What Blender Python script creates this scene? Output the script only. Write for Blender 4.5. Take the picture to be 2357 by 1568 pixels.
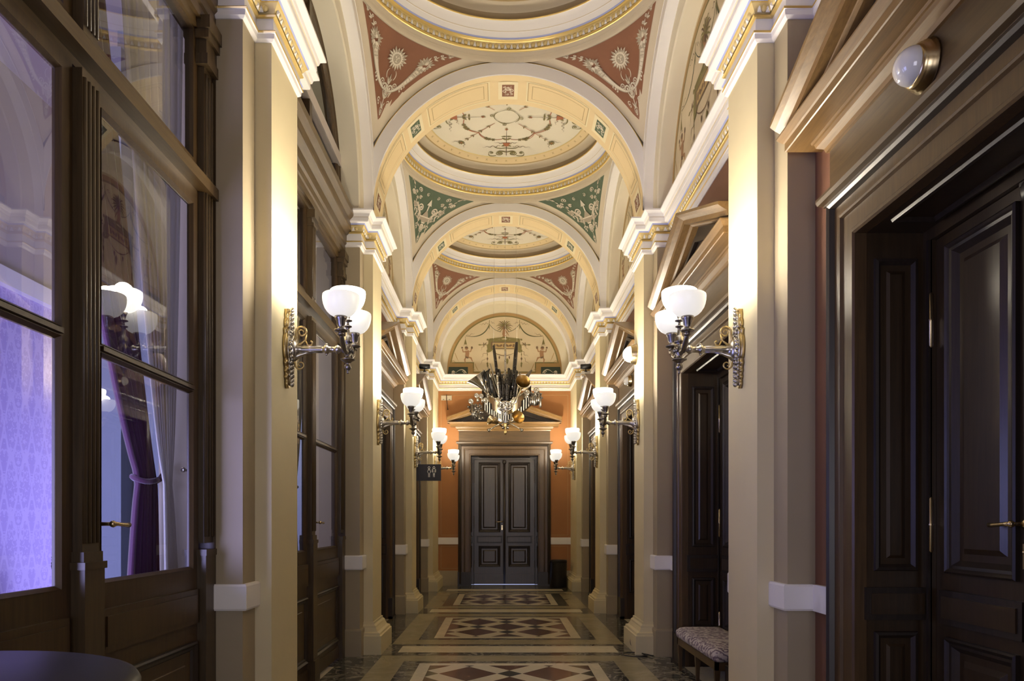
import bpy, math, random
from mathutils import Vector, Matrix
PI = math.pi
random.seed(7)
S = 1.2            # authoring unit -> metres
for o in list(bpy.data.objects): bpy.data.objects.remove(o)
scene = bpy.context.scene
COL = scene.collection
# ------------------------------------------------------------------ camera
FPX = 1690.0
CX, CZ = -0.071, 1.225
cam_d = bpy.data.cameras.new('camera'); cam = bpy.data.objects.new('camera', cam_d); COL.objects.link(cam)
cam.location = (CX*S, 0, CZ*S); cam.rotation_euler = (PI/2, 0, 0)
cam_d.sensor_width = 36.0; cam_d.sensor_fit = 'HORIZONTAL'
cam_d.lens = 36.0*FPX/2357.0
cam_d.shift_x = 26.0/2357.0; cam_d.shift_y = 416.0/2357.0
cam_d.clip_start = 0.05; cam_d.clip_end = 200
scene.camera = cam
# ------------------------------------------------------------------ view, world, large lights
scene.view_settings.view_transform = 'Standard'
scene.view_settings.look = 'None'
scene.view_settings.gamma = 1.0
scene.view_settings.use_curve_mapping = False
scene.view_settings.exposure = 1.08
scene.cycles.max_bounces = 8; scene.cycles.diffuse_bounces = 4; scene.cycles.glossy_bounces = 4
scene.cycles.transmission_bounces = 6; scene.cycles.transparent_max_bounces = 12
scene.cycles.sample_clamp_indirect = 6.0
scene.cycles.caustics_reflective = False; scene.cycles.caustics_refractive = False
world = bpy.data.worlds.new('world'); scene.world = world; world.use_nodes = True
world.node_tree.nodes['Background'].inputs[0].default_value = (0.55, 0.62, 1.0, 1)
world.node_tree.nodes['Background'].inputs[1].default_value = 0.3
def area(name, loc, rot, sx, sy, energy, color):
    d = bpy.data.lights.new(name, 'AREA'); d.shape = 'RECTANGLE'; d.size = sx*S; d.size_y = sy*S
    d.energy = energy; d.color = color
    o = bpy.data.objects.new(name, d); COL.objects.link(o)
    o.location = [c*S for c in loc]; o.rotation_euler = rot
    return o
# daylight from the tall window at the near end of the corridor (behind the camera)
area('daylight_window', (0.05, -2.55, 1.75), (math.radians(108), 0, 0), 2.1, 2.6, 52, (0.88, 0.86, 1.0))
# violet blue daylight in the side room, plus an added fill on the damask
area('side_room_daylight', (-3.0, 0.1, 1.1), (math.radians(90), 0, math.radians(12)), 1.2, 1.9, 110, (0.46, 0.46, 1.0))
area('damask_fill_light', (-1.98, 5.9, 1.0), (0, math.radians(90), 0), 1.6, 1.6, 32, (0.46, 0.42, 1.0))  # unseen fill lamp added to brighten the damask wall
area('side_room_window', (-3.44, 1.7, 1.1), (0, math.radians(-90), 0), 1.8, 2.8, 62, (0.40, 0.46, 1.0))
area('side_room_ceiling_light', (-2.7, 3.0, 3.9), (0, 0, 0), 1.2, 2.0, 9, (1.0, 0.88, 0.75))
area('far_room_daylight', (-2.9, 6.3, 2.6), (0, math.radians(-70), 0), 1.6, 1.2, 30, (0.75, 0.78, 1.0))
E_BOWL_HI, E_BOWL_LO, E_POINT = 3.0, 0.33, 13.8

# ------------------------------------------------------------------ mesh builder
class MB:
    def __init__(s): s.v=[]; s.f=[]; s.m=[]; s.s=[]
    def vert(s,p): s.v.append((p[0],p[1],p[2])); return len(s.v)-1
    def face(s, ids, mat=0, smooth=False): s.f.append(tuple(ids)); s.m.append(mat); s.s.append(smooth)
    def poly(s, pts, mat=0, smooth=False): s.face([s.vert(p) for p in pts], mat, smooth)
    def box(s, x0,x1,y0,y1,z0,z1, mat=0):
        if x0>x1: x0,x1=x1,x0
        if y0>y1: y0,y1=y1,y0
        if z0>z1: z0,z1=z1,z0
        i=[s.vert(p) for p in ((x0,y0,z0),(x1,y0,z0),(x1,y1,z0),(x0,y1,z0),(x0,y0,z1),(x1,y0,z1),(x1,y1,z1),(x0,y1,z1))]
        for q in ((0,3,2,1),(4,5,6,7),(0,1,5,4),(1,2,6,5),(2,3,7,6),(3,0,4,7)): s.face([i[k] for k in q],mat)
    def grid(s, rows, mat=0, smooth=True, close_u=False, matf=None):
        """rows: list of equal-length lists of points"""
        n=len(rows[0]); ids=[[s.vert(p) for p in r] for r in rows]
        for a in range(len(rows)-1):
            for b in range(n if close_u else n-1):
                c=(b+1)%n
                m = matf(a,b) if matf else mat
                s.face((ids[a][b],ids[a][c],ids[a+1][c],ids[a+1][b]), m, smooth)
        return ids
    def lathe(s, prof, c=(0,0,0), n=16, mat=0, axis='z', cap=True, smooth=True, matf=None):
        """prof: [(r,t)] along axis from c"""
        def pt(r,t,a):
            x,y=r*math.cos(a),r*math.sin(a)
            if axis=='z': return (c[0]+x,c[1]+y,c[2]+t)
            if axis=='y': return (c[0]+x,c[1]+t,c[2]+y)
            return (c[0]+t,c[1]+x,c[2]+y)
        ids=s.grid([[pt(max(r,1e-4),t,2*PI*k/n) for k in range(n)] for r,t in prof], mat, smooth, True, matf)
        if cap:
            if prof[0][0]>1e-3: s.face(ids[0][::-1],mat)
            if prof[-1][0]>1e-3: s.face(ids[-1],mat)
    def tube(s, pts, r, n=8, mat=0, cap=True):
        """r: number or list"""
        P=[Vector(p) for p in pts]; R=r if isinstance(r,(list,tuple)) else [r]*len(P)
        rows=[]; up=None
        for i,p in enumerate(P):
            t=(P[min(i+1,len(P)-1)]-P[max(i-1,0)])
            if t.length<1e-9: t=Vector((0,0,1))
            t.normalize()
            if up is None:
                up=Vector((0,0,1)) if abs(t.z)<.9 else Vector((1,0,0))
            a=up-t*up.dot(t)
            if a.length<1e-6: a=t.orthogonal()
            a.normalize(); up=a; b=t.cross(a)
            rows.append([p+(a*math.cos(2*PI*k/n)+b*math.sin(2*PI*k/n))*R[i] for k in range(n)])
        ids=s.grid(rows,mat,True,True)
        if cap: s.face(ids[0][::-1],mat); s.face(ids[-1],mat)
    def ball(s, c, r, n=10, m=6, mat=0):
        if not isinstance(r,(tuple,list)): r=(r,r,r)
        rows=[]
        for j in range(m+1):
            t=-PI/2+PI*j/m; cr=max(math.cos(t),1e-3)
            rows.append([(c[0]+r[0]*cr*math.cos(2*PI*k/n),c[1]+r[1]*cr*math.sin(2*PI*k/n),c[2]+r[2]*math.sin(t)) for k in range(n)])
        s.grid(rows,mat,True,True)
    def sweep(s, path, prof, emb, mats=None, close_path=False, mat=0, smooth=False, cap=True):
        """path: 2D polyline; prof [(off,h)] off = to the LEFT of travel; emb(p2,h)->3D. mats per profile segment"""
        n=len(path); rows=[]
        def nrm(a,b):
            dx,dy=b[0]-a[0],b[1]-a[1]; L=math.hypot(dx,dy) or 1
            return (-dy/L,dx/L)
        for i in range(n):
            if close_path: n1=nrm(path[i-1],path[i]); n2=nrm(path[i],path[(i+1)%n])
            else:
                n1=nrm(path[max(i-1,0)],path[max(i-1,0)+1]); n2=nrm(path[min(i,n-2)],path[min(i,n-2)+1])
            d=1+n1[0]*n2[0]+n1[1]*n2[1]
            if d<.05: d=.05
            mx,my=(n1[0]+n2[0])/d,(n1[1]+n2[1])/d
            rows.append([emb((path[i][0]+mx*o,path[i][1]+my*o),h) for o,h in prof])
        if close_path: rows.append(rows[0])
        ids=s.grid(rows,mat,smooth,False,(lambda a,b:mats[b]) if mats else None)
        if cap and not close_path:
            s.face(ids[0],mat); s.face(ids[-1][::-1],mat)
    def prism(s, pts2, emb, h0, h1, mat=0, smooth=False):
        a=[s.vert(emb(p,h0)) for p in pts2]; b=[s.vert(emb(p,h1)) for p in pts2]
        s.face(a[::-1],mat); s.face(b,mat)
        n=len(a)
        for i in range(n): s.face((a[i],a[(i+1)%n],b[(i+1)%n],b[i]),mat,smooth)
    def build(s, name, mats, parent=None, loc=None, recalc=False):
        me=bpy.data.meshes.new(name)
        me.from_pydata([(x*S,y*S,z*S) for x,y,z in s.v],[],s.f)
        if not isinstance(mats,(list,tuple)): mats=[mats]
        for m in mats: me.materials.append(m)
        me.polygons.foreach_set('material_index',s.m); me.polygons.foreach_set('use_smooth',s.s)
        me.update()
        if recalc:
            import bmesh
            bm=bmesh.new(); bm.from_mesh(me); bmesh.ops.recalc_face_normals(bm,faces=bm.faces); bm.to_mesh(me); bm.free()
        o=bpy.data.objects.new(name,me); COL.objects.link(o)
        if parent: o.parent=parent
        if loc: o.location=[c*S for c in loc]
        return o
def tag(o,label=None,cat=None,group=None,kind=None):
    if label: o['label']=label
    if cat: o['category']=cat
    if group: o['group']=group
    if kind: o['kind']=kind
    return o
def empty(name, loc=(0,0,0), rz=0.0, label=None, cat=None, group=None, kind=None):
    o=bpy.data.objects.new(name,None); COL.objects.link(o); o.empty_display_size=.1
    o.location=[c*S for c in loc]; o.rotation_euler=(0,0,rz)
    return tag(o,label,cat,group,kind)
def kids(o): return [c for c in bpy.data.objects if c.parent==o]
def copy_tree(o,parent=None):
    c=o.copy(); COL.objects.link(c)
    if parent: c.parent=parent
    for ch in kids(o): copy_tree(ch,c)
    return c
XYZ=lambda p,h:(p[0],p[1],h)
# ------------------------------------------------------------------ materials
def mat(name, col, rough=.6, metal=0.0, emit=None, estr=0.0, coat=0.0, spec=.5):
    m=bpy.data.materials.new(name); m.use_nodes=True
    b=m.node_tree.nodes['Principled BSDF']
    b.inputs['Base Color'].default_value=(*col,1); b.inputs['Roughness'].default_value=rough
    b.inputs['Metallic'].default_value=metal; b.inputs['Coat Weight'].default_value=coat
    b.inputs['Specular IOR Level'].default_value=spec
    if emit: b.inputs['Emission Color'].default_value=(*emit,1); b.inputs['Emission Strength'].default_value=estr
    return m
class NT:
    def __init__(s,m): s.t=m.node_tree; s.b=s.t.nodes['Principled BSDF']
    def n(s,ty,**kw):
        x=s.t.nodes.new(ty)
        for k,v in kw.items(): setattr(x,k,v)
        return x
    def l(s,a,b): s.t.links.new(a,b)
    def pos(s,scale=(1,1,1),obj=True):
        g=s.n('ShaderNodeTexCoord').outputs['Object'] if obj else s.n('ShaderNodeNewGeometry').outputs['Position']
        mp=s.n('ShaderNodeMapping'); mp.inputs['Scale'].default_value=[c/S for c in scale]; s.l(g,mp.inputs['Vector'])
        return mp.outputs[0]
    def noise(s,vec,scale,detail=4,rough=.6,dist=0):
        x=s.n('ShaderNodeTexNoise'); x.inputs['Scale'].default_value=scale; x.inputs['Detail'].default_value=detail
        x.inputs['Roughness'].default_value=rough; x.inputs['Distortion'].default_value=dist; s.l(vec,x.inputs['Vector'])
        return x.outputs['Fac']
    def ramp(s,fac,stops):
        x=s.n('ShaderNodeValToRGB'); e=x.color_ramp.elements
        while len(e)<len(stops): e.new(.5)
        for i,(p,c) in enumerate(stops): e[i].position=p; e[i].color=(*c,1)
        s.l(fac,x.inputs[0]); return x.outputs[0]
    def math(s,op,a,b=None,c=None):
        x=s.n('ShaderNodeMath',operation=op)
        for i,v in enumerate((a,b,c)):
            if v is None: continue
            if isinstance(v,(int,float)): x.inputs[i].default_value=v
            else: s.l(v,x.inputs[i])
        return x.outputs[0]
    def bump(s,h,strength=.2,dist=.01):
        x=s.n('ShaderNodeBump'); x.inputs['Strength'].default_value=strength; x.inputs['Distance'].default_value=dist
        s.l(h,x.inputs['Height']); s.l(x.outputs[0],s.b.inputs['Normal'])
def plaster(name,col,var=.06,rough=.65):
    m=mat(name,col,rough); t=NT(m); v=t.pos()
    f=t.noise(v,2.2,5,.6)
    d=[c*(1-var) for c in col]; u=[min(1,c*(1+var)) for c in col]
    t.l(t.ramp(f,[(.3,d),(.7,u)]),t.b.inputs['Base Color'])
    t.bump(t.noise(v,60,3,.5),.05,.003)
    return m
def wood(name,dark,light,rough=.42,coat=.15,sc=(40,40,2.2)):
    m=mat(name,light,rough,coat=coat); t=NT(m); v=t.pos(sc)
    f=t.noise(v,1.5,5,.65,.4)
    g=t.noise(t.pos([q*2.2 for q in sc]),1.2,2,.5)
    mixf=t.math('ADD',t.math('MULTIPLY',f,.75),t.math('MULTIPLY',g,.25))
    t.l(t.ramp(mixf,[(.25,dark),(.62,light)]),t.b.inputs['Base Color'])
    t.b.inputs['Coat Roughness'].default_value=.28
    return m
M={}
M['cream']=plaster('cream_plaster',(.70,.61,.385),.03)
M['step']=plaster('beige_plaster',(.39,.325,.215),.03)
M['white']=plaster('white_plaster',(.89,.865,.84),.02,.5)
M['vault']=plaster('ivory_plaster',(.80,.74,.58),.03)
M['soffit']=plaster('yellow_ochre_plaster',(.82,.66,.38),.03)
M['soffit_lt']=plaster('pale_yellow_plaster',(.88,.78,.52),.03)
M['soffit_dk']=mat('ochre_line',(.45,.32,.14),.7)
M['ring']=plaster('taupe_plaster',(.65,.57,.43),.03)
M['ringdk']=plaster('dark_taupe_plaster',(.30,.23,.14),.03)
M['disc']=plaster('pale_cream_plaster',(.86,.81,.66),.02)
M['gold']=mat('gilding',(.80,.60,.22),.32,.75)
M['goldpaint']=mat('gold_paint',(.72,.57,.26),.45,.1)
M['blue']=mat('blue_line_paint',(.42,.47,.78),.6)
M['white2']=mat('white_paint',(.86,.83,.76),.5)
M['red']=plaster('brick_red_fresco',(.23,.095,.048),.08)
M['green']=plaster('green_fresco',(.085,.125,.075),.08)
M['fresco']=plaster('buff_fresco',(.66,.56,.38),.05)
M['lgreen']=plaster('dark_green_fresco',(.035,.055,.038),.08)
M['ebony']=mat('ebony',(.012,.010,.010),.18,coat=.5)
M['ochre']=plaster('ochre_fresco',(.42,.27,.11),.05)
M['orn']=mat('grisaille_paint',(.72,.66,.54),.7)
M['orn_d']=mat('grisaille_shade_paint',(.40,.34,.25),.7)
M['olive']=mat('olive_paint',(.20,.17,.06),.7)
M['brownp']=mat('brown_paint',(.16,.10,.055),.7)
M['flesh']=mat('ochre_flesh_paint',(.36,.20,.10),.7)
M['rust']=mat('rust_paint',(.40,.14,.06),.7)
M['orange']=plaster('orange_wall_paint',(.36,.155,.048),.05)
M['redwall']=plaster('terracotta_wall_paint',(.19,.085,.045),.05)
M['postw']=wood('dark_oak_post',(.035,.022,.009),(.085,.055,.024))
M['wood']=wood('oak_casing',(.044,.024,.008),(.100,.056,.020))
H_=(2.2,40,40)
M['woodl']=wood('golden_oak',(.125,.068,.021),(.23,.132,.045),sc=H_)
M['woodh']=wood('oak_frieze',(.044,.025,.009),(.095,.056,.021),sc=H_)
M['screenh']=wood('oak_beam',(.040,.022,.006),(.088,.052,.016),sc=H_)
M['doorw']=wood('dark_oak_door',(.022,.012,.005),(.050,.029,.012),.34,.35)
M['moulding']=wood('black_brown_moulding',(.010,.007,.005),(.032,.021,.014),.44,.12)
M['screenw']=wood('brown_oak_screen',(.030,.016,.005),(.074,.042,.013))
M['brass']=mat('brass',(.66,.53,.31),.25,1.0)
M['cove']=plaster('brown_cove_with_shade',(.36,.29,.20),.03)  # taupe paint, darkened further to stand for shade in the arch cove
M['bronze']=mat('silvered_bronze',(.52,.49,.44),.28,1.0)
M['darkmetal']=mat('dark_bronze',(.25,.23,.21),.30,1.0)
M['goldm']=mat('gilt_bronze',(.55,.42,.20),.35,1.0)
M['bowl_hi']=mat('lit_opal_glass',(.9,.9,.88),.3,emit=(1,.93,.80),estr=E_BOWL_HI)
M['bowl_lo']=mat('opal_glass',(.62,.62,.60),.3,emit=(1,.95,.86),estr=E_BOWL_LO)
M['globe_on']=mat('lit_globe_glass',(.9,.9,.88),.2,emit=(1,.93,.80),estr=2.2)
M['globe']=mat('white_globe_glass',(.86,.86,.84),.08,coat=1.0)
M['black']=mat('black_plastic',(.012,.012,.013),.35)
M['plastic']=mat('ivory_plastic',(.62,.55,.40),.4)
M['signb']=mat('sign_black',(.010,.010,.022),.5)
M['signw']=mat('sign_white',(.85,.85,.85),.5)
M['tabletop']=mat('black_table_top',(.006,.006,.007),.42,spec=.25)
M['steel']=mat('polished_steel',(.62,.60,.57),.18,1.0)
M['velvet']=mat('purple_velvet',(.10,.022,.07),.75); M['velvet'].node_tree.nodes['Principled BSDF'].inputs['Sheen Weight'].default_value=.6
M['linen']=plaster('ivory_curtain',(.62,.60,.55),.04,.8)
M['greywall']=plaster('blue_grey_panel',(.26,.29,.33),.03)
M['roomwall']=plaster('room_plaster',(.5,.45,.42),.03)
M['stone']=plaster('light_stone',(.52,.46,.35),.08,.25)
def marble(name,base,vein,sc=3.0,rough=.14,thr=.06,var=.45):
    m=mat(name,base,rough); t=NT(m); v=t.pos(obj=False)
    n=t.noise(v,sc,8,.65,1.2)
    d=t.math('ABSOLUTE',t.math('SUBTRACT',n,.5))
    d2=t.math('MULTIPLY',t.math('LESS_THAN',d,thr*.35),t.noise(v,sc*2.5,4,.6))
    k=t.noise(v,sc*3,5,.6)
    c=t.ramp(k,[(.3,[q*(1-var) for q in base]),(.7,[q*(1+var) for q in base])])
    mx=t.n('ShaderNodeMix',data_type='RGBA'); t.l(d2,mx.inputs['Factor']); t.l(c,mx.inputs[6]); mx.inputs[7].default_value=(*vein,1)
    t.l(mx.outputs[2],t.b.inputs['Base Color'])
    return m
M['mdark']=marble('dark_green_marble',(.075,.075,.060),(.50,.44,.34),3.5,thr=.07)
M['mbeige']=marble('olive_beige_marble',(.36,.31,.19),(.42,.37,.25),1.5,.20,var=.12)
M['mlight']=marble('cream_marble',(.72,.65,.48),(.62,.56,.42),1.2,.20,var=.08)
# diamond inlay: brown lozenges, cream bands, dark crossings
def diamond_mat(cy,name):
    m=mat(name,(.2,.1,.08),.15); t=NT(m)
    sep=t.n('ShaderNodeSeparateXYZ'); t.l(t.pos(obj=False),sep.inputs[0])
    x=t.math('DIVIDE',sep.outputs[0],.67); y=t.math('DIVIDE',t.math('SUBTRACT',sep.outputs[1],cy),.80)
    def band(v): # |frac(v)-.5| < w
        fr=t.math('SUBTRACT',v,t.math('FLOOR',v))
        return t.math('LESS_THAN',t.math('ABSOLUTE',t.math('SUBTRACT',fr,.5)),.15)
    A=band(t.math('ADD',x,y)); B=band(t.math('SUBTRACT',x,y))
    anyb=t.math('MAXIMUM',A,B); both=t.math('MULTIPLY',A,B)
    v=t.pos(obj=False)
    brown=t.ramp(t.noise(v,7,7,.7,.8),[(.35,(.05,.026,.022)),(.62,(.18,.085,.06)),(.80,(.50,.40,.32))])
    def mix(f,a,b):
        mx=t.n('ShaderNodeMix',data_type='RGBA'); t.l(f,mx.inputs['Factor'])
        for i,c in ((6,a),(7,b)):
            if isinstance(c,tuple): mx.inputs[i].default_value=(*c,1)
            else: t.l(c,mx.inputs[i])
        return mx.outputs[2]
    c=mix(anyb,brown,(.70,.63,.47)); c=mix(both,c,(.05,.05,.043))
    t.l(c,t.b.inputs['Base Color']); return m
# ------------------------------------------------------------------ plan constants
W=1.257; ST=1.343; WL=1.48          # pier front, stepped side, wall plane (half widths)
YN=[0.785+3.015*i for i in range(5)] # near plane of piers (index 0 is beside the camera)
PW=.48; SP=.18
ZE0,ZE1=3.70,3.995                  # entablature
ZS=4.11                             # springing
YE=13.95                            # end wall
YB=[ (YN[i]+PW+YN[i+1])/2 for i in range(4)]  # bay centres
YBACK=-2.75
# ------------------------------------------------------------------ floor
f=MB()
f.box(-1.9,1.9,YBACK,YE+.2,-.12,0,0)
z=0
def flat(x0,x1,y0,y1,z,mi): f.poly([(x0,y0,z),(x1,y0,z),(x1,y1,z),(x0,y1,z)],mi)
mats=[M['mdark'],M['mbeige'],M['mlight']]
for i,yc in enumerate([YB[0]-3.015]+YB):
    c=yc-.06
    mats.append(diamond_mat(c,'diamond_inlay_marble'))
    flat(-1.15,1.15,c-1.2,c+1.2,.0006,1)
    flat(-.916,.916,c-.93,c+.93,.0012,0)
    flat(-.768,.768,c-.83,c+.83,.0018,2)
    flat(-.67,.67,c-.73,c+.73,.0024,len(mats)-1)
for y in YN: flat(-1.03,1.03,y+.03,y+.38,.0006,2)
for yb in YB:                                                   # pale thresholds in the door recesses
    for sx in (-1,1):
        x0,x1=sorted((sx*1.47,sx*1.83)); flat(x0,x1,yb-.62,yb+.62,.0006,2)
floor=f.build('floor',mats); floor['kind']='structure'
# ------------------------------------------------------------------ piers
def pier(sx,i):
    y0=YN[i]; y1=y0+PW; ye=y1+SP
    if i==4: y1=ye=YE
    m=MB()
    X=lambda a:sx*a
    XO_=1.757 if (sx<0 and i in (1,2)) else 1.9
    m.box(X(W),X(XO_-.02),y0,y1,0,ZE1-.004,0)
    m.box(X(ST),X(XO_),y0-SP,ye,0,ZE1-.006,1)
    # base of the front pilaster
    emb=(lambda p,h:(p[0],p[1],h))
    def loop(front,d0,d1): return [(X(front),d0),(X(front),d1)]
    prof=[(0,.29),(.012,.29),(.014,.27),(.03,.255),(.032,.24),(.05,.205),(.075,.195),(.078,.175),(.09,.17),(.09,.0)]
    path=[(X(ST+.02),y0),(X(W),y0),(X(W),y1),(X(ST+.02),y1)]
    if i==4: path[2]=(X(W),YE); path=path[:3]
    if sx<0: path=path[::-1]
    m.sweep(path,prof,emb,mat=0)
    path=[(X(1.6),y0-SP),(X(ST),y0-SP),(X(ST),y0+.02)]
    pr2=[(0,.25),(.012,.242),(.016,.23),(.016,0)]
    for pth in (path,[(X(ST),y1-.02),(X(ST),ye),(X(1.6),ye)]):
        if i==4 and pth is not path: continue
        if sx<0: pth=pth[::-1]
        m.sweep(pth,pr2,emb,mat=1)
    # pale dado block on the stepped side
    pr3=[(0,.915),(.022,.915),(.028,.905),(.028,.795),(.022,.785),(0,.785)]
    for pth in ([(X(1.6),y0-SP),(X(ST),y0-SP),(X(ST),y0-.001)],[(X(ST),y1+.001),(X(ST),ye),(X(1.6),ye)]):
        if i==4 and pth[0][0]==X(ST): continue
        if sx<0: pth=pth[::-1]
        m.sweep(pth,pr3,emb,mat=2)
    return m
k=1
for i in range(5):
    for sx in (-1,1):
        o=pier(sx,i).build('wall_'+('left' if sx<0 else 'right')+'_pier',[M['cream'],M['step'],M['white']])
        o.name='wall_%s_%d'%('left' if sx<0 else 'right',i+1); o['kind']='structure'
# ------------------------------------------------------------------ entablature
EP=[(0,0,'w'),(.006,0,'w'),(.018,.012,'w'),(.020,.036,'w'),(.026,.038,'g'),(.030,.044,'g'),(.026,.050,'g'),(.014,.052,'w'),(.012,.118,'g'),(.024,.120,'g'),(.030,.127,'g'),(.024,.134,'g'),(.016,.137,'p'),(.044,.180,'g'),(.050,.184,'b'),(.056,.196,'w'),(.088,.198,'w'),(.092,.205,'w'),(.092,.236,'l'),(.098,.238,'w'),(.102,.244,'w'),(.108,.262,'w'),(.128,.276,'w'),(.138,.282,'w'),(.138,.295,'w'),(0,.297,'w')]
emats=[M['white'],M['gold'],M['blue'],M['goldpaint'],M['ring']]
eidx={'w':0,'g':1,'b':2,'p':3,'l':4}
def egg_dart(m,pts3,normals,h,r,mi_egg,mi_dart,up=(0,0,1)):
    """row of egg and dart bumps; pts3 list of centre points, normals outward"""
    for p,n,t in zip(pts3,normals[0],normals[1]):
        # egg: half dome
        rows=[]
        for j in range(4):
            a=PI/2*j/3; rr=math.cos(a); dep=math.sin(a)
            rows.append([(p[0]+t[0]*r*.36*rr*math.cos(b)+n[0]*.012*dep+up[0]*h*.44*rr*math.sin(b)+up[0]*0,
                          p[1]+t[1]*r*.36*rr*math.cos(b)+n[1]*.012*dep,
                          p[2]+h*.46*rr*math.sin(b)*up[2]) for b in [2*PI*q/8 for q in range(8)]])
        m.grid(rows,mi_egg,True,True)
        for sgn in (1,):
            q=(p[0]+t[0]*r*.5,p[1]+t[1]*r*.5,p[2])
            w=r*.08
            a0=(q[0]-t[0]*w*1.4,q[1]-t[1]*w*1.4,q[2]+h*.48); a1=(q[0]+t[0]*w*1.4,q[1]+t[1]*w*1.4,q[2]+h*.48)
            b0=(q[0]+t[0]*r*.26,q[1]+t[1]*r*.26,q[2]-h*.5); b1=(q[0]-t[0]*r*.26,q[1]-t[1]*r*.26,q[2]-h*.5)
            mid=(q[0]+n[0]*.013,q[1]+n[1]*.013,q[2]-h*.05)
            i=[m.vert(x) for x in (a0,a1,b0,b1,mid)]
            for tri in ((0,1,4),(1,2,4),(2,3,4),(3,0,4)): m.face([i[x] for x in tri],mi_dart)
def entab(path,z0=ZE0,eggs=True):
    m=MB()
    m.sweep(path,[(a,b) for a,b,_ in EP],lambda p,h:(p[0],p[1],z0+h),mats=[eidx[c] for _,_,c in EP[:-1]])
    for a,b in zip(path[:-1],path[1:]):
        dx,dy=b[0]-a[0],b[1]-a[1]; L=math.hypot(dx,dy)
        if L<.04: continue
        t=(dx/L,dy/L,0); n=(-t[1],t[0],0); off=.031
        N=max(1,round(L/.055)); st=L/N
        pts=[]
        for j in range(N):
            s_=(j+.5)*st
            pts.append((a[0]+t[0]*s_+n[0]*off,a[1]+t[1]*s_+n[1]*off,z0+.158))
        egg_dart(m,pts,([n]*N,[t]*N),.040,st,3,0)
    return m
def wall_path(sx,a,b):
    """plan path along one side covering piers a..b and the walls between"""
    P=[]
    for i in range(a,b+1):
        y0=YN[i]; y1=y0+PW; ye=y1+SP
        if i==a: P.append((sx*1.56,y0-SP))
        else: P.append((sx*WL,y0-SP))
        if i<4: P+= [(sx*ST,y0-SP),(sx*ST,y0),(sx*W,y0),(sx*W,y1),(sx*ST,y1),(sx*ST,ye),(sx*WL,ye)]
        else: P+= [(sx*ST,y0-SP),(sx*ST,y0),(sx*W,y0),(sx*W,YE)]
    return P
tn=1
def trim(mb,mats):
    global tn
    o=mb.build('trim_%d'%tn,mats); o['kind']='structure'; tn+=1; return o
# travel direction such that LEFT is toward the corridor
# right side: toward corridor = -X ; travelling +Y has left = -X
trim(entab(wall_path(1,0,4)),emats)
# left side: toward corridor = +X ; travelling -Y
p=[(-1.56,YN[2]-SP)]+wall_path(-1,2,4)[1:]
trim(entab(p[::-1]),emats)
for i in (0,1):
    y0=YN[i]; y1=y0+PW; ye=y1+SP; x=-1
    p=[(-WL-.03,y0-SP),(-ST,y0-SP),(-ST,y0),(-W,y0),(-W,y1),(-ST,y1),(-ST,ye),(-WL-.03,ye)]
    trim(entab(p[::-1]),emats)
# end wall : toward corridor = -Y ; travelling -X? left of (-1,0) is (0,-1) ok
trim(entab([(W,YE),(-W,YE)]),emats)
# ------------------------------------------------------------------ side walls in the bays (with door openings)
def bay_wall(sx,yb,zt=ZE0+.05):
    """terracotta wall with an opening .66 half width, 2.5 high"""
    m=MB(); x0,x1=sx*WL,sx*(WL+.06); hw=.66; b=1.10
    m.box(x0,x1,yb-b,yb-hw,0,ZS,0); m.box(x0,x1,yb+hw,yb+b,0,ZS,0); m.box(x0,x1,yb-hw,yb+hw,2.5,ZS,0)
    # pale dado band beside the door case
    for s_ in (-1,1):
        y0,y1=sorted((yb+s_*.86,yb+s_*1.09))
        m.box(sx*(WL-.022),sx*WL,y0,y1,.785,.915,1)
        m.box(sx*(WL-.012),sx*WL,y0,y1,0,.26,2)
    return m
for sx,bays in ((1,(0,1,2,3)),(-1,(2,3))):
    for b in bays:
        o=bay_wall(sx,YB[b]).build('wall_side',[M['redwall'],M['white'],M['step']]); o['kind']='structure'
        o.name='wall_%s_bay_%d'%('right' if sx>0 else 'left',b+1)
# outer light-tight shells behind doors
m=MB(); m.box(1.9,2.0,YBACK,YE,0,5.6,0); m.box(WL,1.9,YBACK,.605,0,ZS,0); o=m.build('wall_right',M['redwall']); o['kind']='structure'
m=MB(); m.box(-1.98,-1.9,7.3,YE,0,4.2,0); m.box(-1.9,-WL,YBACK,.605,0,ZS,0); o=m.build('wall_left',M['redwall']); o['kind']='structure'
# end wall
m=MB(); m.box(-1.9,1.9,YE,YE+.15,ZE0,5.7,0)
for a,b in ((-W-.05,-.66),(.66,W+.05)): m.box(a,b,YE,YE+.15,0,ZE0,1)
m.box(-.66,.66,YE,YE+.15,2.5,ZE0,1)
for a,b in ((-W,-.86),(.86,W)):
    m.box(a,b,YE-.02,YE,.785,.915,2); m.box(a,b,YE-.012,YE,0,.285,3)
# thin brown border line on the orange panels
for s_ in (-1,1):
    xs=s_*1.205
    m.box(xs-.004,xs+.004,YE-.002,YE,.96,3.62,4); m.box(xs-.004,xs+.004,YE-.002,YE,.33,.75,4)
    for z_ in (.96,.33,.75): m.box(min(xs,s_*.88),max(xs,s_*.88),YE-.002,YE,z_-.004,z_+.004,4)
m.box(-1.205,1.205,YE-.002,YE,3.616,3.624,4)
o=m.build('wall_far',[M['vault'],M['orange'],M['white'],M['step'],M['ochre']]); o['kind']='structure'
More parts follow.
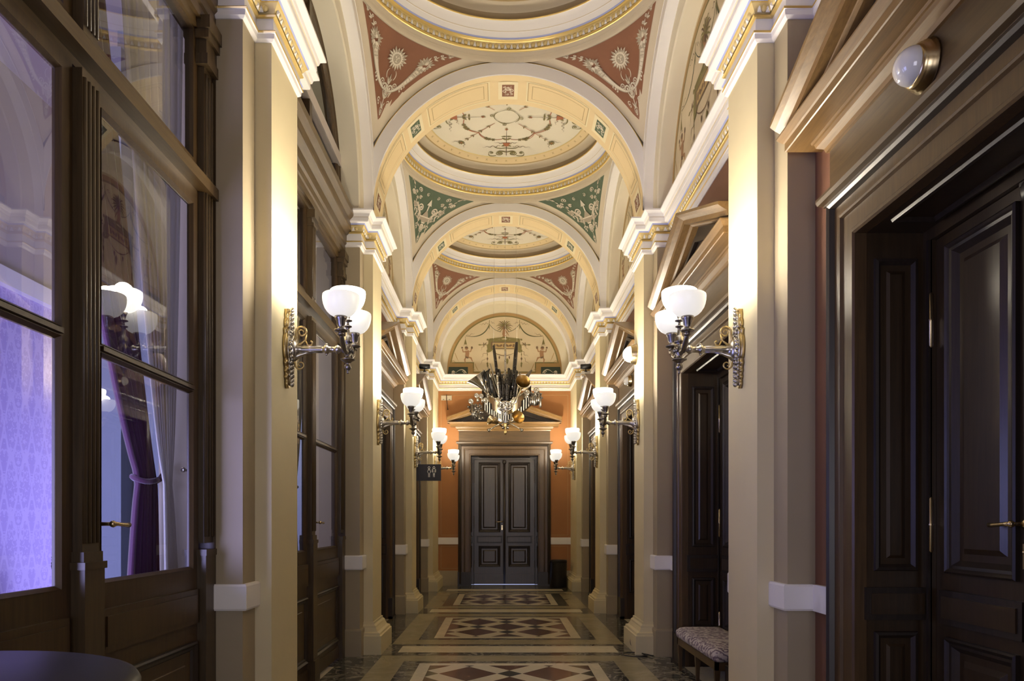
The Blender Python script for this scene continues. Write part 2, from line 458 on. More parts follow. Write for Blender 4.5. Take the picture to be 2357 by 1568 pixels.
# near end wall with a tall window behind the camera
m=MB()
m.box(-1.9,-1.1,YBACK-.15,YBACK,0,5.7,0); m.box(1.15,1.9,YBACK-.15,YBACK,0,5.7,0)
m.box(-1.1,1.15,YBACK-.15,YBACK,0,.2,0); m.box(-1.1,1.15,YBACK-.15,YBACK,2.9,5.7,0)
o=m.build('wall_near',[M['cream']]); o['kind']='structure'
m=MB()
for x in (-1.1,-.39,.36,1.07): m.box(x,x+.08,YBACK-.1,YBACK-.02,.2,2.9,0)
for z_ in (.2,1.9,2.82): m.box(-1.1,1.15,YBACK-.1,YBACK-.02,z_,z_+.08,0)
m.box(-1.1,1.15,YBACK-.065,YBACK-.06,.2,2.9,1)
o=m.build('window_1',[M['wood'],M['globe']]); o['kind']='structure'
# ------------------------------------------------------------------ painted ornament strokes
class Paint:
    """2D strokes laid as hair-thin paint on a surface; fn(p,q,lift)->3D"""
    def __init__(s,fn,mb,relief=False): s.fn=fn; s.m=mb; s.k=0; s.relief=relief
    def lift(s): s.k+=1; return s.k*2e-5
    def stroke(s,pts,w,mi=0,taper=True,grow=None):
        if s.relief and mi==0:
            s.relief=False; s.stroke(pts,w*1.25 if w<.03 else w*1.1,1,taper,grow); s.stroke([(x-.0022,y+.0022) for x,y in pts],w*.72,0,taper,grow); s.relief=True; return
        L=s.lift(); n=len(pts)
        if n<2: return
        rows=[]
        for i,(x,y) in enumerate(pts):
            a=pts[max(i-1,0)]; b=pts[min(i+1,n-1)]
            dx,dy=b[0]-a[0],b[1]-a[1]; l=math.hypot(dx,dy) or 1
            t=i/(n-1); ww=w*(grow+(1-grow)*t) if grow else w*(.35+.65*math.sin(PI*min(1,.15+t*.95))) if taper else w
            nx,ny=-dy/l*ww/2,dx/l*ww/2
            K_=4 if w>.02 else 1; rows.append([s.fn(x+nx*(1-2*k/K_),y+ny*(1-2*k/K_),L) for k in range(K_+1)])
        s.m.grid(rows,mi,False)
    def fill(s,pts,mi=0):
        L=s.lift(); s.m.poly([s.fn(x,y,L) for x,y in pts],mi)
    def blob(s,x,y,rx,ry=None,mi=0,n=10,a=0):
        ry=ry or rx; c,q=math.cos(a),math.sin(a)
        L=s.lift()
        if max(rx,ry)>.03:
            s.m.grid([[s.fn(x+f*(rx*math.cos(t)*c-ry*math.sin(t)*q),y+f*(rx*math.cos(t)*q+ry*math.sin(t)*c),L) for t in [2*PI*k/n for k in range(n)]] for f in (1,.66,.33,.01)],mi,False,True)
        else: s.fill([(x+rx*math.cos(t)*c-ry*math.sin(t)*q,y+rx*math.cos(t)*q+ry*math.sin(t)*c) for t in [2*PI*k/n for k in range(n)]],mi)
    def leaf(s,x,y,a,l,w,mi=0):
        if s.relief and mi==0:
            s.relief=False; s.leaf(x,y,a,l,w*1.15,1); s.leaf(x-.002,y+.002,a,l*.96,w*.7,0); s.relief=True; return
        c,q=math.cos(a),math.sin(a)
        P=[(0,0),(.3*l,w/2),(.65*l,w*.38),(l,0),(.65*l,-w*.38),(.3*l,-w/2)]
        s.fill([(x+u*c-v*q,y+u*q+v*c) for u,v in P],mi)
    def spiral(s,x,y,a,r,turns=1.3,d=1,w=.012,mi=0,n=20):
        """starts at (x,y) heading a, curls round a centre to the side d"""
        cx,cy=x+r*math.cos(a+d*PI/2),y+r*math.sin(a+d*PI/2); a0=a-d*PI/2
        pts=[]
        for i in range(n+1):
            t=i/n; rr=r*(1-.82*t); an=a0+d*2*PI*turns*t
            pts.append((cx+rr*math.cos(an),cy+rr*math.sin(an)))
        s.stroke(pts,w,mi); s.blob(pts[-1][0],pts[-1][1],w*.8,mi=mi,n=7)
    def bez(s,a,b,c,w,mi=0,n=12,taper=True):
        s.stroke([((1-t)**2*a[0]+2*t*(1-t)*b[0]+t*t*c[0],(1-t)**2*a[1]+2*t*(1-t)*b[1]+t*t*c[1]) for t in [i/n for i in range(n+1)]],w,mi,taper)
    def flower(s,x,y,r,mi=0,mi2=1,n=7):
        for k in range(n): s.leaf(x,y,2*PI*k/n,r,r*.55,mi)
        s.blob(x,y,r*.3,mi=mi2,n=8)
    def squiggle(s,x,y,dx,dy,amp,nw,w,mi=0):
        L=math.hypot(dx,dy); ux,uy=dx/L,dy/L
        s.stroke([(x+dx*t-uy*amp*(1-.5*t)*math.sin(nw*2*PI*t),y+dy*t+ux*amp*(1-.5*t)*math.sin(nw*2*PI*t)) for t in [i/24 for i in range(25)]],w,mi)
# ------------------------------------------------------------------ vaults
SR=math.hypot(1.257,1.40)     # pendentive sphere
A_,B_=W,1.2675
RR=1.245
def sph(bc,x,y,lift=0):
    """point on the pendentive sphere of bay centre bc (y) at plan offset x,y"""
    z=math.sqrt(max(SR*SR-x*x-y*y,.01)); k=(SR-lift)/SR
    return (x*k,bc+y*k,ZS+z*k)
def cornucopia(P,sgn):
    base=(0,.33)
    q0,q1,q2=base,(sgn*.24,.34),(sgn*.335,.665)
    P.stroke([((1-t)**2*q0[0]+2*t*(1-t)*q1[0]+t*t*q2[0],(1-t)**2*q0[1]+2*t*(1-t)*q1[1]+t*t*q2[1]) for t in [i/14 for i in range(15)]],.085,0,True,.14)
    P.stroke([(sgn*.335-.05,.665+sgn*.012),(sgn*.335+.05,.665-sgn*.012)],.016,0,False); P.stroke([(sgn*.31-.036,.60+sgn*.01),(sgn*.31+.036,.60-sgn*.01)],.010,1,False)
    for k in range(3): P.bez((sgn*(.255+.03*k),.56+.012*k),(sgn*(.275+.03*k),.60+.01*k),(sgn*(.30+.03*k),.65+.004*k),.007,1,taper=False)
    rnd=random.Random(3)
    for k in range(16):
        a=2*PI*k/16; P.leaf(sgn*.35+.03*math.cos(a),.74+.03*math.sin(a),a,.055+.03*rnd.random(),.025,0 if k%3 else 1)
    for k in range(9): P.blob(sgn*.35+rnd.uniform(-.05,.05),.735+rnd.uniform(-.035,.04),.018,mi=k%2,n=7)
    P.spiral(sgn*.10,.35,PI/2+sgn*-.2,.05,1.2,sgn,.018); P.spiral(sgn*.24,.46,PI/2-sgn*1.3,.05,1.2,-sgn,.016)
    for t in (0,1,2,3): P.leaf(sgn*(.39+.045*t),.83+.036*t,PI/2-sgn*(.5+.4*t),.05,.02,0); P.leaf(sgn*(.39+.045*t),.83+.036*t,PI/2-sgn*(1.6+.1*t),.05,.018,0); P.spiral(sgn*(.38+.045*t),.84+.034*t,PI/2-sgn*1.2,.016,1.1,sgn,.007)
def orn_red(P):
    P.bez((0,.03),(0,.15),(0,.40),.02,0,taper=False)
    for q,l in ((.06,.08),(.14,.1),(.24,.12)):
        for s_ in (-1,1): P.leaf(0,q,PI/2-s_*.75,l,.03,0)
    for s_ in (-1,1):
        P.spiral(0,.14,PI/2-s_*.9,.05,1.4,-s_,.012); P.spiral(s_*.03,.26,PI/2-s_*1.2,.060,1.4,s_,.014); P.spiral(s_*.13,.36,PI/2-s_*1.3,.045,1.4,s_,.012)
        P.spiral(s_*.10,.22,PI/2-s_*.5,.045,1.3,-s_,.014); P.leaf(0,.4,PI/2-s_*.5,.09,.025,0)
        P.bez((s_*.06,.46),(s_*.10,.52),(s_*.05,.56),.012,0)
        cornucopia(P,s_)
    P.leaf(0,.40,PI/2,.12,.03,0)
    for k in range(18): a=2*PI*k/18; P.leaf(.065*math.cos(a),.68+.055*math.sin(a),a,.075 if k%2 else .06,.026,0)
    P.blob(0,.68,.075,.07,0,14); P.blob(0,.68,.055,.055,1,12)
    P.blob(-.017,.695,.010,mi=0,n=6); P.blob(.017,.695,.010,mi=0,n=6); P.blob(0,.675,.007,.016,0,6); P.blob(0,.65,.014,.006,0,6)
def orn_green(P):
    P.bez((0,.03),(0,.12),(0,.30),.018,0,taper=False)
    for s_ in (-1,1):
        for q in (.05,.11): P.leaf(0,q,PI/2-s_*.8,.07,.028,0)
        P.spiral(0,.12,PI/2-s_*1.0,.065,1.5,-s_,.022); P.spiral(s_*.02,.22,PI/2-s_*1.3,.07,1.5,s_,.024)
        P.spiral(s_*.14,.30,PI/2-s_*.3,.055,1.4,-s_,.02); P.spiral(s_*.17,.40,PI/2-s_*.9,.05,1.4,s_,.018)
        P.bez((s_*.13,.40),(s_*.19,.62),(s_*.33,.64),.05,0); P.spiral(s_*.27,.62,PI/2-s_*1.2,.115,1.25,-s_,.032)
        P.flower(s_*.335,.60,.062,0,1); P.spiral(s_*.22,.60,PI/2+s_*.2,.06,1.3,s_,.024)
        P.leaf(s_*.14,.40,PI/2+s_*.9,.11,.045,0); P.leaf(s_*.15,.42,PI/2-s_*1.4,.12,.04,0); P.leaf(s_*.13,.42,PI/2-s_*.1,.10,.04,0)
        P.spiral(s_*.43,.72,PI/2-s_*1.0,.045,1.3,s_,.02); P.leaf(s_*.46,.78,PI/2-s_*1.2,.09,.03,0); P.leaf(s_*.55,.82,PI/2-s_*1.2,.09,.025,0)
        P.spiral(s_*.58,.84,PI/2-s_*1.3,.025,1.2,-s_,.010); P.spiral(s_*.20,.74,PI/2-s_*.3,.035,1.2,-s_,.014); P.leaf(s_*.2,.74,PI/2-s_*1.3,.07,.03,0)
    for s_ in (-1,1):
        for q in (.30,.38,.46,.54,.62,.70,.78): P.spiral(s_*.47*q,q,PI/2-s_*.3,.026,1.3,s_ if int(q*50)%2 else -s_,.011); P.leaf(s_*.5*q,q+.03,PI/2-s_*.5,.05,.02,0)
        P.spiral(s_*.46,.90,PI/2-s_*1.5,.025,1.3,s_,.010); P.leaf(s_*.40,.86,PI/2-s_*.6,.09,.03,0); P.leaf(s_*.50,.94,PI/2-s_*1.5,.06,.02,0); P.spiral(s_*.30,.82,PI/2-s_*.5,.04,1.3,s_,.014); P.spiral(s_*.08,.84,PI/2-s_*.9,.03,1.2,-s_,.010)
    P.fill([(-.045,.32),(.045,.32),(.03,.35),(-.03,.35)],0)
    P.fill([(-.06,.38),(.06,.38),(.13,.455),(-.13,.455)],1); P.fill([(-.05,.36),(.05,.36),(.06,.38),(-.06,.38)],0)
    P.fill([(-.14,.455),(.14,.455),(.14,.475),(-.14,.475)],0)
    P.fill([(-.09,.475),(.09,.475),(.015,.57),(-.015,.57)],1)
    P.fill([(-.013,.57),(.013,.57),(.013,.66),(-.013,.66)],0); P.fill([(-.05,.66),(.05,.66),(0,.77)],0); P.fill([(-.03,.67),(.03,.67),(0,.74)],1)
for b in range(4):
    bc=YB[b]; green=(b==2)
    m=MB(); mats=[M['ring'],M['green'] if green else M['red'],M['orn'],M['orn_d'],M['vault']]
    for qd in range(4):
        phi0=qd*PI/2; N=24
        rows=[]
        for i in range(N+1):
            ph=i/N*PI/2; r1=min(A_/max(math.cos(ph),1e-6),B_/max(math.sin(ph),1e-6)) if qd%2==0 else min(A_/max(math.sin(ph),1e-6),B_/max(math.cos(ph),1e-6))
            rows.append([sph(bc,(RR+(r1-RR)*j/8)*math.cos(phi0+ph),(RR+(r1-RR)*j/8)*math.sin(phi0+ph)) for j in range(9)])
        m.grid(rows,0,True)
        # painted field
        a2,b2=A_-.055,B_-.055; rows=[]; r0=1.285
        for i in range(61):
            ph=i/60*PI/2; r1=min(a2/max(math.cos(ph),1e-6),b2/max(math.sin(ph),1e-6)) if qd%2==0 else min(a2/max(math.sin(ph),1e-6),b2/max(math.cos(ph),1e-6))
            if r1<r0-.002: continue
            rows.append([sph(bc,max(r0,r0+(r1-r0)*j/8)*math.cos(phi0+ph),max(r0,r0+(r1-r0)*j/8)*math.sin(phi0+ph),.003) for j in range(9)])
        m.grid(rows,1,True)
        if b==0: continue
        mid=phi0+PI/4
        def fn(p,q,L,mid=mid,bc=bc):
            q=.13+q*.87; q=max(q,.12); al=math.radians(21.5)+q/SR*.90; ro=SR*math.cos(al)
            w=ro*(PI/4-math.acos(min(1,1.197/ro))); w=max(w,.004); p=p*w/(.60*q); p=max(-.94*w,min(.94*w,p)); ph=mid+p/ro
            return sph(bc,ro*math.cos(ph),ro*math.sin(ph),.006+L)
        P=Paint(fn,m,True)
        n0=len(m.m)
        (orn_green if green else orn_red)(P)
        for k in range(n0,len(m.m)): m.m[k]+=2
    o=m.build('ceiling_pendentives',mats); o['kind']='structure'; o.name='ceiling_%d'%(b+1)
    # ---------------- stepped ring and painted disc above
    m=MB()
    prof=[(1.262,5.475,0),(1.247,5.50,0),(1.247,5.555,0),(1.240,5.56,1),(1.225,5.565,1),(1.225,5.580,1),(1.236,5.585,2),(1.222,5.635,1),(1.205,5.643,1),(1.200,5.65,3),(1.200,5.668,4),(1.175,5.672,4),(1.172,5.692,4),(1.160,5.696,0),(1.156,5.70,4),(1.135,5.735,4),(1.105,5.755,4),(1.100,5.757,1),(1.090,5.763,1),(1.095,5.768,5),(1.130,5.772,5),(1.130,5.845,6),(1.115,5.85,6),(1.080,5.88,6),(1.035,5.885,7),(1.02,5.89,8),(1.005,5.895,8),(.945,5.925,9),(.935,5.925,9),(.93,5.93,9)]
    mats=[M['ring'],M['gold'],M['goldpaint'],M['blue'],M['white'],M['ringdk'],M['ring'],M['soffit_dk'],M['soffit'],M['goldpaint'],M['disc'],M['olive'],M['rust'],M['brownp'],M['soffit_lt']]
    m.lathe([(r,z_) for r,z_,_ in prof],(0,bc,0),96,0,cap=False,matf=lambda a,b_:prof[a][2])
    # egg band
    N=136; pts=[];ns=[];ts=[]
    for k in range(N):
        a=2*PI*k/N; pts.append((1.230*math.cos(a),bc+1.230*math.sin(a),5.610)); ns.append((-math.cos(a),-math.sin(a),0)); ts.append((-math.sin(a),math.cos(a),0))
    egg_dart(m,pts,(ns,ts),.05,.0565,2,4)
    rows=[[(max(r,.001)*math.cos(2*PI*k/64),bc+max(r,.001)*math.sin(2*PI*k/64),5.93+.02*(1-(r/.93)**2)) for k in range(64)] for r in (.93,.7,.45,.2,0)]
    m.grid(rows,10,True,True)
    if b>0:
        def fn(p,q,L,bc=bc): return (p,bc+q,5.926+.02*(1-min(1,(p*p+q*q)/.865))-L)
        for q4 in range(4):
            ca,sa=math.cos(q4*PI/2),math.sin(q4*PI/2)
            P=Paint(lambda p,q,L: fn(p*ca-q*sa,p*sa+q*ca,L),m); P.k=q4*150
            # q = towards the rim
            O,R_,Br=11,12,13
            P.stroke([(0,.88),(0,.72),(0,.5),(0,.30)],.012,Br)
            for s_ in (-1,1):
                P.bez((s_*.005,.80),(s_*.10,.74),(s_*.13,.83),.022,O); P.spiral(s_*.13,.83,PI/2+s_*.1,.045,1.5,s_,.018,O)
                P.bez((s_*.13,.88),(s_*.25,.92),(s_*.22,.80),.016,O); P.spiral(s_*.22,.80,-PI/2-s_*.4,.03,1.3,-s_,.012,O)
                P.bez((0,.70),(s_*.12,.74),(s_*.16,.66),.014,O); P.squiggle(s_*.08,.66,s_*.22,.02,.02,3,.007,Br)
                P.squiggle(s_*.03,.60,s_*.12,-.03,.015,2,.007,Br)
                P.leaf(0,.52,PI/2-s_*2.3,.08,.03,O); P.leaf(0,.44,PI/2-s_*1.6,.07,.025,O); P.leaf(0,.62,-PI/2+s_*2.2,.08,.04,O)
                # garlands linking the candelabra to the diagonals
                P.bez((s_*.05,.50),(s_*.26,.56),(s_*.34,.34),.010,R_,taper=False)
                for t in (.3,.45,.6): 
                    gx=s_*(.05*(1-t)**2+2*t*(1-t)*.26+t*t*.34); gq=.5*(1-t)**2+2*t*(1-t)*.56+t*t*.34
                    P.flower(gx,gq,.033,O,Br,6)
            P.fill([(-.05,.58),(.05,.58),(.02,.66),(-.02,.66)],R_); P.blob(0,.62,.035,.025,Br,8)
            P.leaf(0,.30,-PI/2,.06,.03,O); P.flower(0,.28,.025,R_,Br,5)
            # diagonal
            d=math.sqrt(.5)
            for t in range(1):
                P.stroke([(-.14,.14),(-.30,.30),(-.52,.52)],.010,R_); P.flower(-.56,.56,.045,O,R_,8)
                for k in (.2,.3,.4,.47):
                    P.leaf(-k,k,PI*.75+.6,.05,.016,O); P.leaf(-k,k,PI*.75-.6,.05,.016,O)
                P.squiggle(-.52,.56,-.02,.12,.012,2,.006,Br); P.squiggle(-.56,.52,-.12,.02,.012,2,.006,Br)
                P.bez((-.34,.34),(-.32,.46),(-.22,.5),.009,R_); P.flower(-.24,.49,.03,O,Br,6)
                P.bez((-.34,.34),(-.46,.32),(-.5,.22),.009,R_); P.flower(-.49,.24,.03,O,Br,6)
            P.bez((-.10,.10),(-.02,.2),(.10,.10),.012,O); P.spiral(-.03,.14,0,.03,1.2,1,.01,O)
        # little crosses round the ochre band
        for k in range(48):
            a=2*PI*k/48; r=.975
            for s_ in (-1,1):
                u=[(r-.012,-.012*s_),(r+.012,.012*s_)]
                w=.003
                pts=[]
                for rr,tt in ((u[0][0],u[0][1]-w),(u[0][0],u[0][1]+w),(u[1][0],u[1][1]+w),(u[1][0],u[1][1]-w)):
                    aa=a+tt/r; zz=5.895+(1.005-rr)/.06*.030-.002
                    pts.append((rr*math.cos(aa),bc+rr*math.sin(aa),zz))
                m.poly(pts,7)
    o=m.build('ceiling_disc',mats); o['kind']='structure'; o.name='ceiling_%d'%(b+5)
# ------------------------------------------------------------------ transverse arches
def arch_face(m,R0,R1f,y,mi_seq,n=64,emb=None):
    """flat archivolt; R1f(theta)->outer radius; bands [(frac radius, mat)]"""
    rows=[]
    radii=mi_seq
    for i in range(n+1):
        th=PI*i/n; r1=R1f(th)
        rows.append([emb(min(r,r1)*math.cos(th),min(r,r1)*math.sin(th),h) for r,h,_ in radii])
    m.grid(rows,0,False,matf=lambda a,b_:radii[b_][2])
SEQ=[(0,.0,0),(.006,.006,0),(.115,.006,0),(.117,.010,1),(.123,.010,10),(.128,-.018,10),(.15,-.022,2)]
for i in range(5):
    y0=YN[i]; y1=y0+PW if i<4 else YE
    m=MB(); mats=[M['white'],M['gold'],M['ring'],M['soffit'],M['soffit_lt'],M['soffit_dk'],M['red'],M['green'],M['orn'],M['vault'],M['cove']]
    ys=[y0,y0+.04,(y0+YN[i]+PW)/2,YN[i]+PW-.04,YN[i]+PW]
    rows=[]
    th=[PI*k/96 for k in range(97)]
    def arcp(t,y,R=W): return (R*math.cos(t),y,ZS+R*math.sin(t))
    strip=[arcp(t,0) for t in th]
    for y in ys: rows.append([(W,y,ZE1)]+[arcp(t,y) for t in th]+[(-W,y,ZE1)])
    m.grid(rows,3,True)
    # stilts of the rim
    rim=lambda t: min(1.407,(W+.0)/max(abs(math.cos(t)),1e-6))
    for y,dr in ((y0,-1),(YN[i]+PW,1)):
        if i==4 and dr>0: continue
        arch_face(m,W,rim,y,[(W+r,h,c) for r,h,c in SEQ],80,lambda a,c,h,y=y,dr=dr:(a,y+dr*h,ZS+c))
    # painted panels: two long framed panels, small square fields
    def soff(t,v,L=0): # t angle, v across 0..1
        return ((W-.003-L)*math.cos(t),y0+.0+v*PW,ZS+(W-.003-L)*math.sin(t))
    def rect(t0,t1,v0,v1,mi,L=0):
        n=max(1,int((t1-t0)/.05)); m.grid([[soff(t0+(t1-t0)*k/n,v0,L),soff(t0+(t1-t0)*k/n,v1,L)] for k in range(n+1)],mi,False)
    for cth,mi in ((90,6),(45,7),(135,7),(8,6),(172,6)):
        c=math.radians(cth); h=.075
        rect(c-h,c+h,.20,.80,4); rect(c-h*.62,c+h*.62,.30,.70,mi,.001)
        def fn(p,q,L,c=c): return soff(c+p/W,.5+q/PW,.002+L)
        P=Paint(fn,m)
        for a in range(4):
            P.spiral(0,0,a*PI/2+.3,.030,1.2,1,.008,8); P.leaf(0,0,a*PI/2+PI/4,.05,.02,8); P.spiral(.02*math.cos(a*PI/2+.8),.05*math.sin(a*PI/2+.8),a*PI/2,.018,1.2,-1,.006,8)
        for s_ in (-1,1): P.spiral(s_*.02,s_*.055,PI/2,.016,1.1,s_,.006,8); P.spiral(-s_*.02,s_*.055,-PI/2,.016,1.1,-s_,.006,8); P.stroke([(s_*.028,-.08),(s_*.028,.08)],.005,8)
    for t0,t1 in ((14,38),(52,82),(98,128),(142,166)):
        a,b_=math.radians(t0),math.radians(t1)
        rect(a,b_,.16,.84,4); rect(a+.012,b_-.012,.19,.81,5,.0005); rect(a+.018,b_-.018,.20,.80,3,.001); rect(a+.045,b_-.045,.28,.72,5,.0015); rect(a+.050,b_-.050,.29,.71,3,.002)
    # solid above the arch (hidden masonry) so no light leaks
    rows=[]
    for y in (y0+.02,YN[i]+PW-.02): rows.append([(1.40*math.cos(t),y,ZS+1.40*math.sin(t)) for t in th])
    m.grid(rows,9,False)
    if i==4:  # short barrel and white inner ring against the end wall
        yy=YN[4]+PW
        m.grid([[arcp(t,y) for t in th] for y in (yy,YE)],9,True)
        m.grid([[(r*math.cos(t),yy+h,ZS+r*math.sin(t)) for t in th] for r,h in ((W,0),(1.185,0),(1.180,.01),(1.180,.20))],0,False)
        m.grid([[(r*math.cos(t),yy+.20,ZS+r*math.sin(t)) for t in th] for r in (1.18,1.257)],0,False)
        for sx in (-1,1): m.box(sx*1.18,sx*W,yy,yy+.2,ZE1,ZS,0)
    o=m.build('ceiling_arch',mats); o['kind']='structure'; o.name='ceiling_%d'%(i+9)
# ------------------------------------------------------------------ side arches and lunettes
def lunette(P,R=1.09,full=True,o=0):
    """P.fn maps (x, z above base); mats: 0 field 1 ochre 2 olive 3 green 4 grisaille 5 brown 6 flesh 7 rust 8 wash"""
    K=R/1.10
    def C(cx,cy): return ((cx-1195)*.00098*K,(1330-cy)*.00098*K)
    zc=.09*K
    def arc(r,a0=0,a1=PI,n=60): return [(r*math.cos(a0+(a1-a0)*k/n),zc+r*math.sin(a0+(a1-a0)*k/n)) for k in range(n+1)]
    P.fill([(R,-.01)]+arc(R-.001)+[(-R,-.01)],1)
    def inner(d):
        r=R-d; zf=.225*K+d-.06; xs=.60*K-(d-.06); zb=.045*K+d-.06
        a=math.asin(max(-1,min(1,(zf-zc)/r)))
        return [(xs,zb),(xs,zf)]+arc(r,a,PI-a)+[(-xs,zf),(-xs,zb)]
    P.fill(inner(.055),2); P.fill(inner(.077),0)
    def c2(*pts): return [C(*p) for p in pts]
    for s_ in (-1,1):
        def D(cx,cy):
            x,z_=C(cx,cy); return (abs(x)*s_ if True else x,z_)
        x0,x1=.70*K,R-.012
        P.fill([(s_*x0,.004),(s_*min(x1,1.13),.004),(s_*(R-.03),.15*K),(s_*x0,.15*K)],3)
        P.bez((s_*.72,.03),(s_*.80,.16),(s_*.92,.04),.016,4); P.spiral(s_*.80,.05,PI/2,.035,1.3,s_,.012,4); P.spiral(s_*.93,.04,PI/2-s_*.3,.04,1.2,-s_,.012,4); P.spiral(s_*1.0,.05,PI/2,.03,1.2,s_,.010,4)
        # garland chains
        P.bez(D(900,340),D(800,640),D(440,570),.022,2); P.bez(D(900,350),D(800,630),D(450,575),.010,3)
        P.bez(D(900,340),D(1000,480),D(1130,490),.008,3,taper=False)
        P.squiggle(*D(880,320),s_*.17,-.03,.02,3,.006,5); P.squiggle(*D(930,300),-s_*.08,-.03,.015,2,.006,5); P.squiggle(*D(450,570),-s_*.16,.05,.015,2,.006,5)
        P.stroke([D(900,260),D(895,440)],.010,2,False); P.leaf(*D(895,340),-PI/2,.10,.022,2)
        P.stroke([D(435,580),D(433,640)],.005,5,False); x,z_=D(432,620); P.fill([(x,z_),(x+.028,z_-.11),(x-.028,z_-.11)],2)
        P.squiggle(x,z_-.11,.05,-.03,.01,1.5,.005,5); P.squiggle(x,z_-.11,-.05,-.03,.01,1.5,.005,5)
        # torch and ribbons beside the tablet
        P.stroke([D(700,745),D(860,745)],.014,2,False); P.leaf(*D(740,745),PI if s_>0 else 0,-.06,.03,2); P.leaf(*D(790,690),-PI/2,.10,.02,5); P.leaf(*D(800,745),PI/2-s_*-.8,.07,.02,5)
        P.squiggle(*D(800,750),s_*.07,-.10,.016,1.5,.006,5)
        P.stroke([D(862,780),D(862,1190)],.006,5,False)
        for q in (830,900,985,1080): P.leaf(*D(862,q),-PI/2,.07,.035 if q!=900 else .02,5 if q%2 else 2)
        P.squiggle(*D(850,880),s_*.11,-.10,.025,1.5,.007,5); P.squiggle(*D(820,1000),s_*.10,-.12,.018,1.5,.006,5)
        P.leaf(*D(865,1190),PI/2,.10,.03,2)
        # corner scrolls
        P.spiral(*D(230,1085),PI/2+s_*-.2,.04,1.4,-s_,.012,1); P.bez(D(225,900),D(260,1000),D(300,1070),.012,1)
        P.spiral(*D(620,1250),PI/2,.04,1.3,-s_,.012,1); P.bez(D(620,1110),D(640,1200),D(700,1260),.012,1)
        # dancing child
        def F(dx,dy): x,z_=C(1195-735,930) ; return (s_*(abs(x)-dx),z_+dy)
        P.stroke([F(0,.07),F(.01,.02),F(0,-.05)],.075,6,False); P.blob(*F(-.005,.115),.034,mi=6); P.blob(*F(-.008,.13),.032,.022,5)
        P.stroke([F(-.02,.05),F(-.07,.045),F(-.085,.10)],.022,6,False); P.stroke([F(.02,.055),F(.07,.05),F(.09,.11)],.022,6,False)
        P.blob(*F(-.09,.125),.018,mi=5); P.blob(*F(.095,.125),.02,.026,5)
        P.stroke([F(-.01,-.05),F(-.04,-.10),F(-.03,-.17)],.032,6,True); P.stroke([F(.01,-.05),F(.08,-.07),F(.11,-.14)],.034,6,True)
        P.stroke([F(-.03,-.05),F(.03,-.07)],.03,5,False)
    # palm, figure
    x,z_=C(1195,385)
    for k in range(15):
        a=PI*(-.28+1.56*k/14); l=.13+.02*(k%2); d=1 if a<PI/2 else -1
        P.bez((x,z_),(x+l*.7*math.cos(a),z_+l*.8*math.sin(a)+.02),(x+l*math.cos(a)*1.1,z_+l*math.sin(a)*.9-.02),.016,2 if k%3 else 5)
    P.stroke([(x,z_),(x-.01,z_-.08)],.03,5,False)
    P.stroke([C(1190,440),C(1185,540),C(1200,600)],.07,6,True); P.stroke([C(1200,450),C(1240,500),C(1285,570)],.022,6); P.stroke([C(1175,450),C(1145,420),C(1180,390)],.022,6)
    P.stroke([C(1180,550),C(1150,610)],.03,6); P.stroke([C(1210,550),C(1240,610)],.03,6); P.blob(*C(1195,425),.022,mi=5)
    # tablet
    P.fill(c2((880,640),(1500,640),(1500,720),(1530,760),(1510,900),(1440,880),(1400,830),(980,830),(930,880),(870,900),(850,760),(880,720)),2)
    P.fill(c2((930,688),(1460,688),(1460,828),(930,828)),5)
    P.fill(c2((960,705),(1430,705),(1430,812),(960,812)),8)
    for k in range(7): P.blob(*C(1000+62*k,760),.020,.036,5,7,k)
    for s_ in (-1,1): P.spiral((s_*.06),(1330-620)*.00098*K,0 if s_>0 else PI,.022,1.2,-s_,.016,2); P.spiral(s_*.30,(1330-650)*.00098*K,PI/2,.02,1.1,-s_,.012,2)
    P.stroke(c2((900,640),(1100,620),(1195,600),(1290,620),(1490,640)),.03,2,False)
    # swags under the tablet
    P.bez(C(960,870),C(1195,1050),C(1430,870),.012,5); P.leaf(*C(1095,960),-PI/2,.07,.03,5); P.leaf(*C(1290,960),-PI/2,.07,.03,5); P.leaf(*C(1250,1000),-PI/2,.13,.05,2)
LM=[M['fresco'],M['ochre'],M['olive'],M['lgreen'],M['orn'],M['brownp'],M['flesh'],M['rust'],M['soffit_dk']]
m=MB()
P=Paint(lambda p,q,L:(p,YE-.004-L*2,ZE1+.012+q),m); lunette(P)
o=m.build('trim_painted_lunette',LM); o.name='trim_%d'%tn; tn+=1; o['kind']='structure'
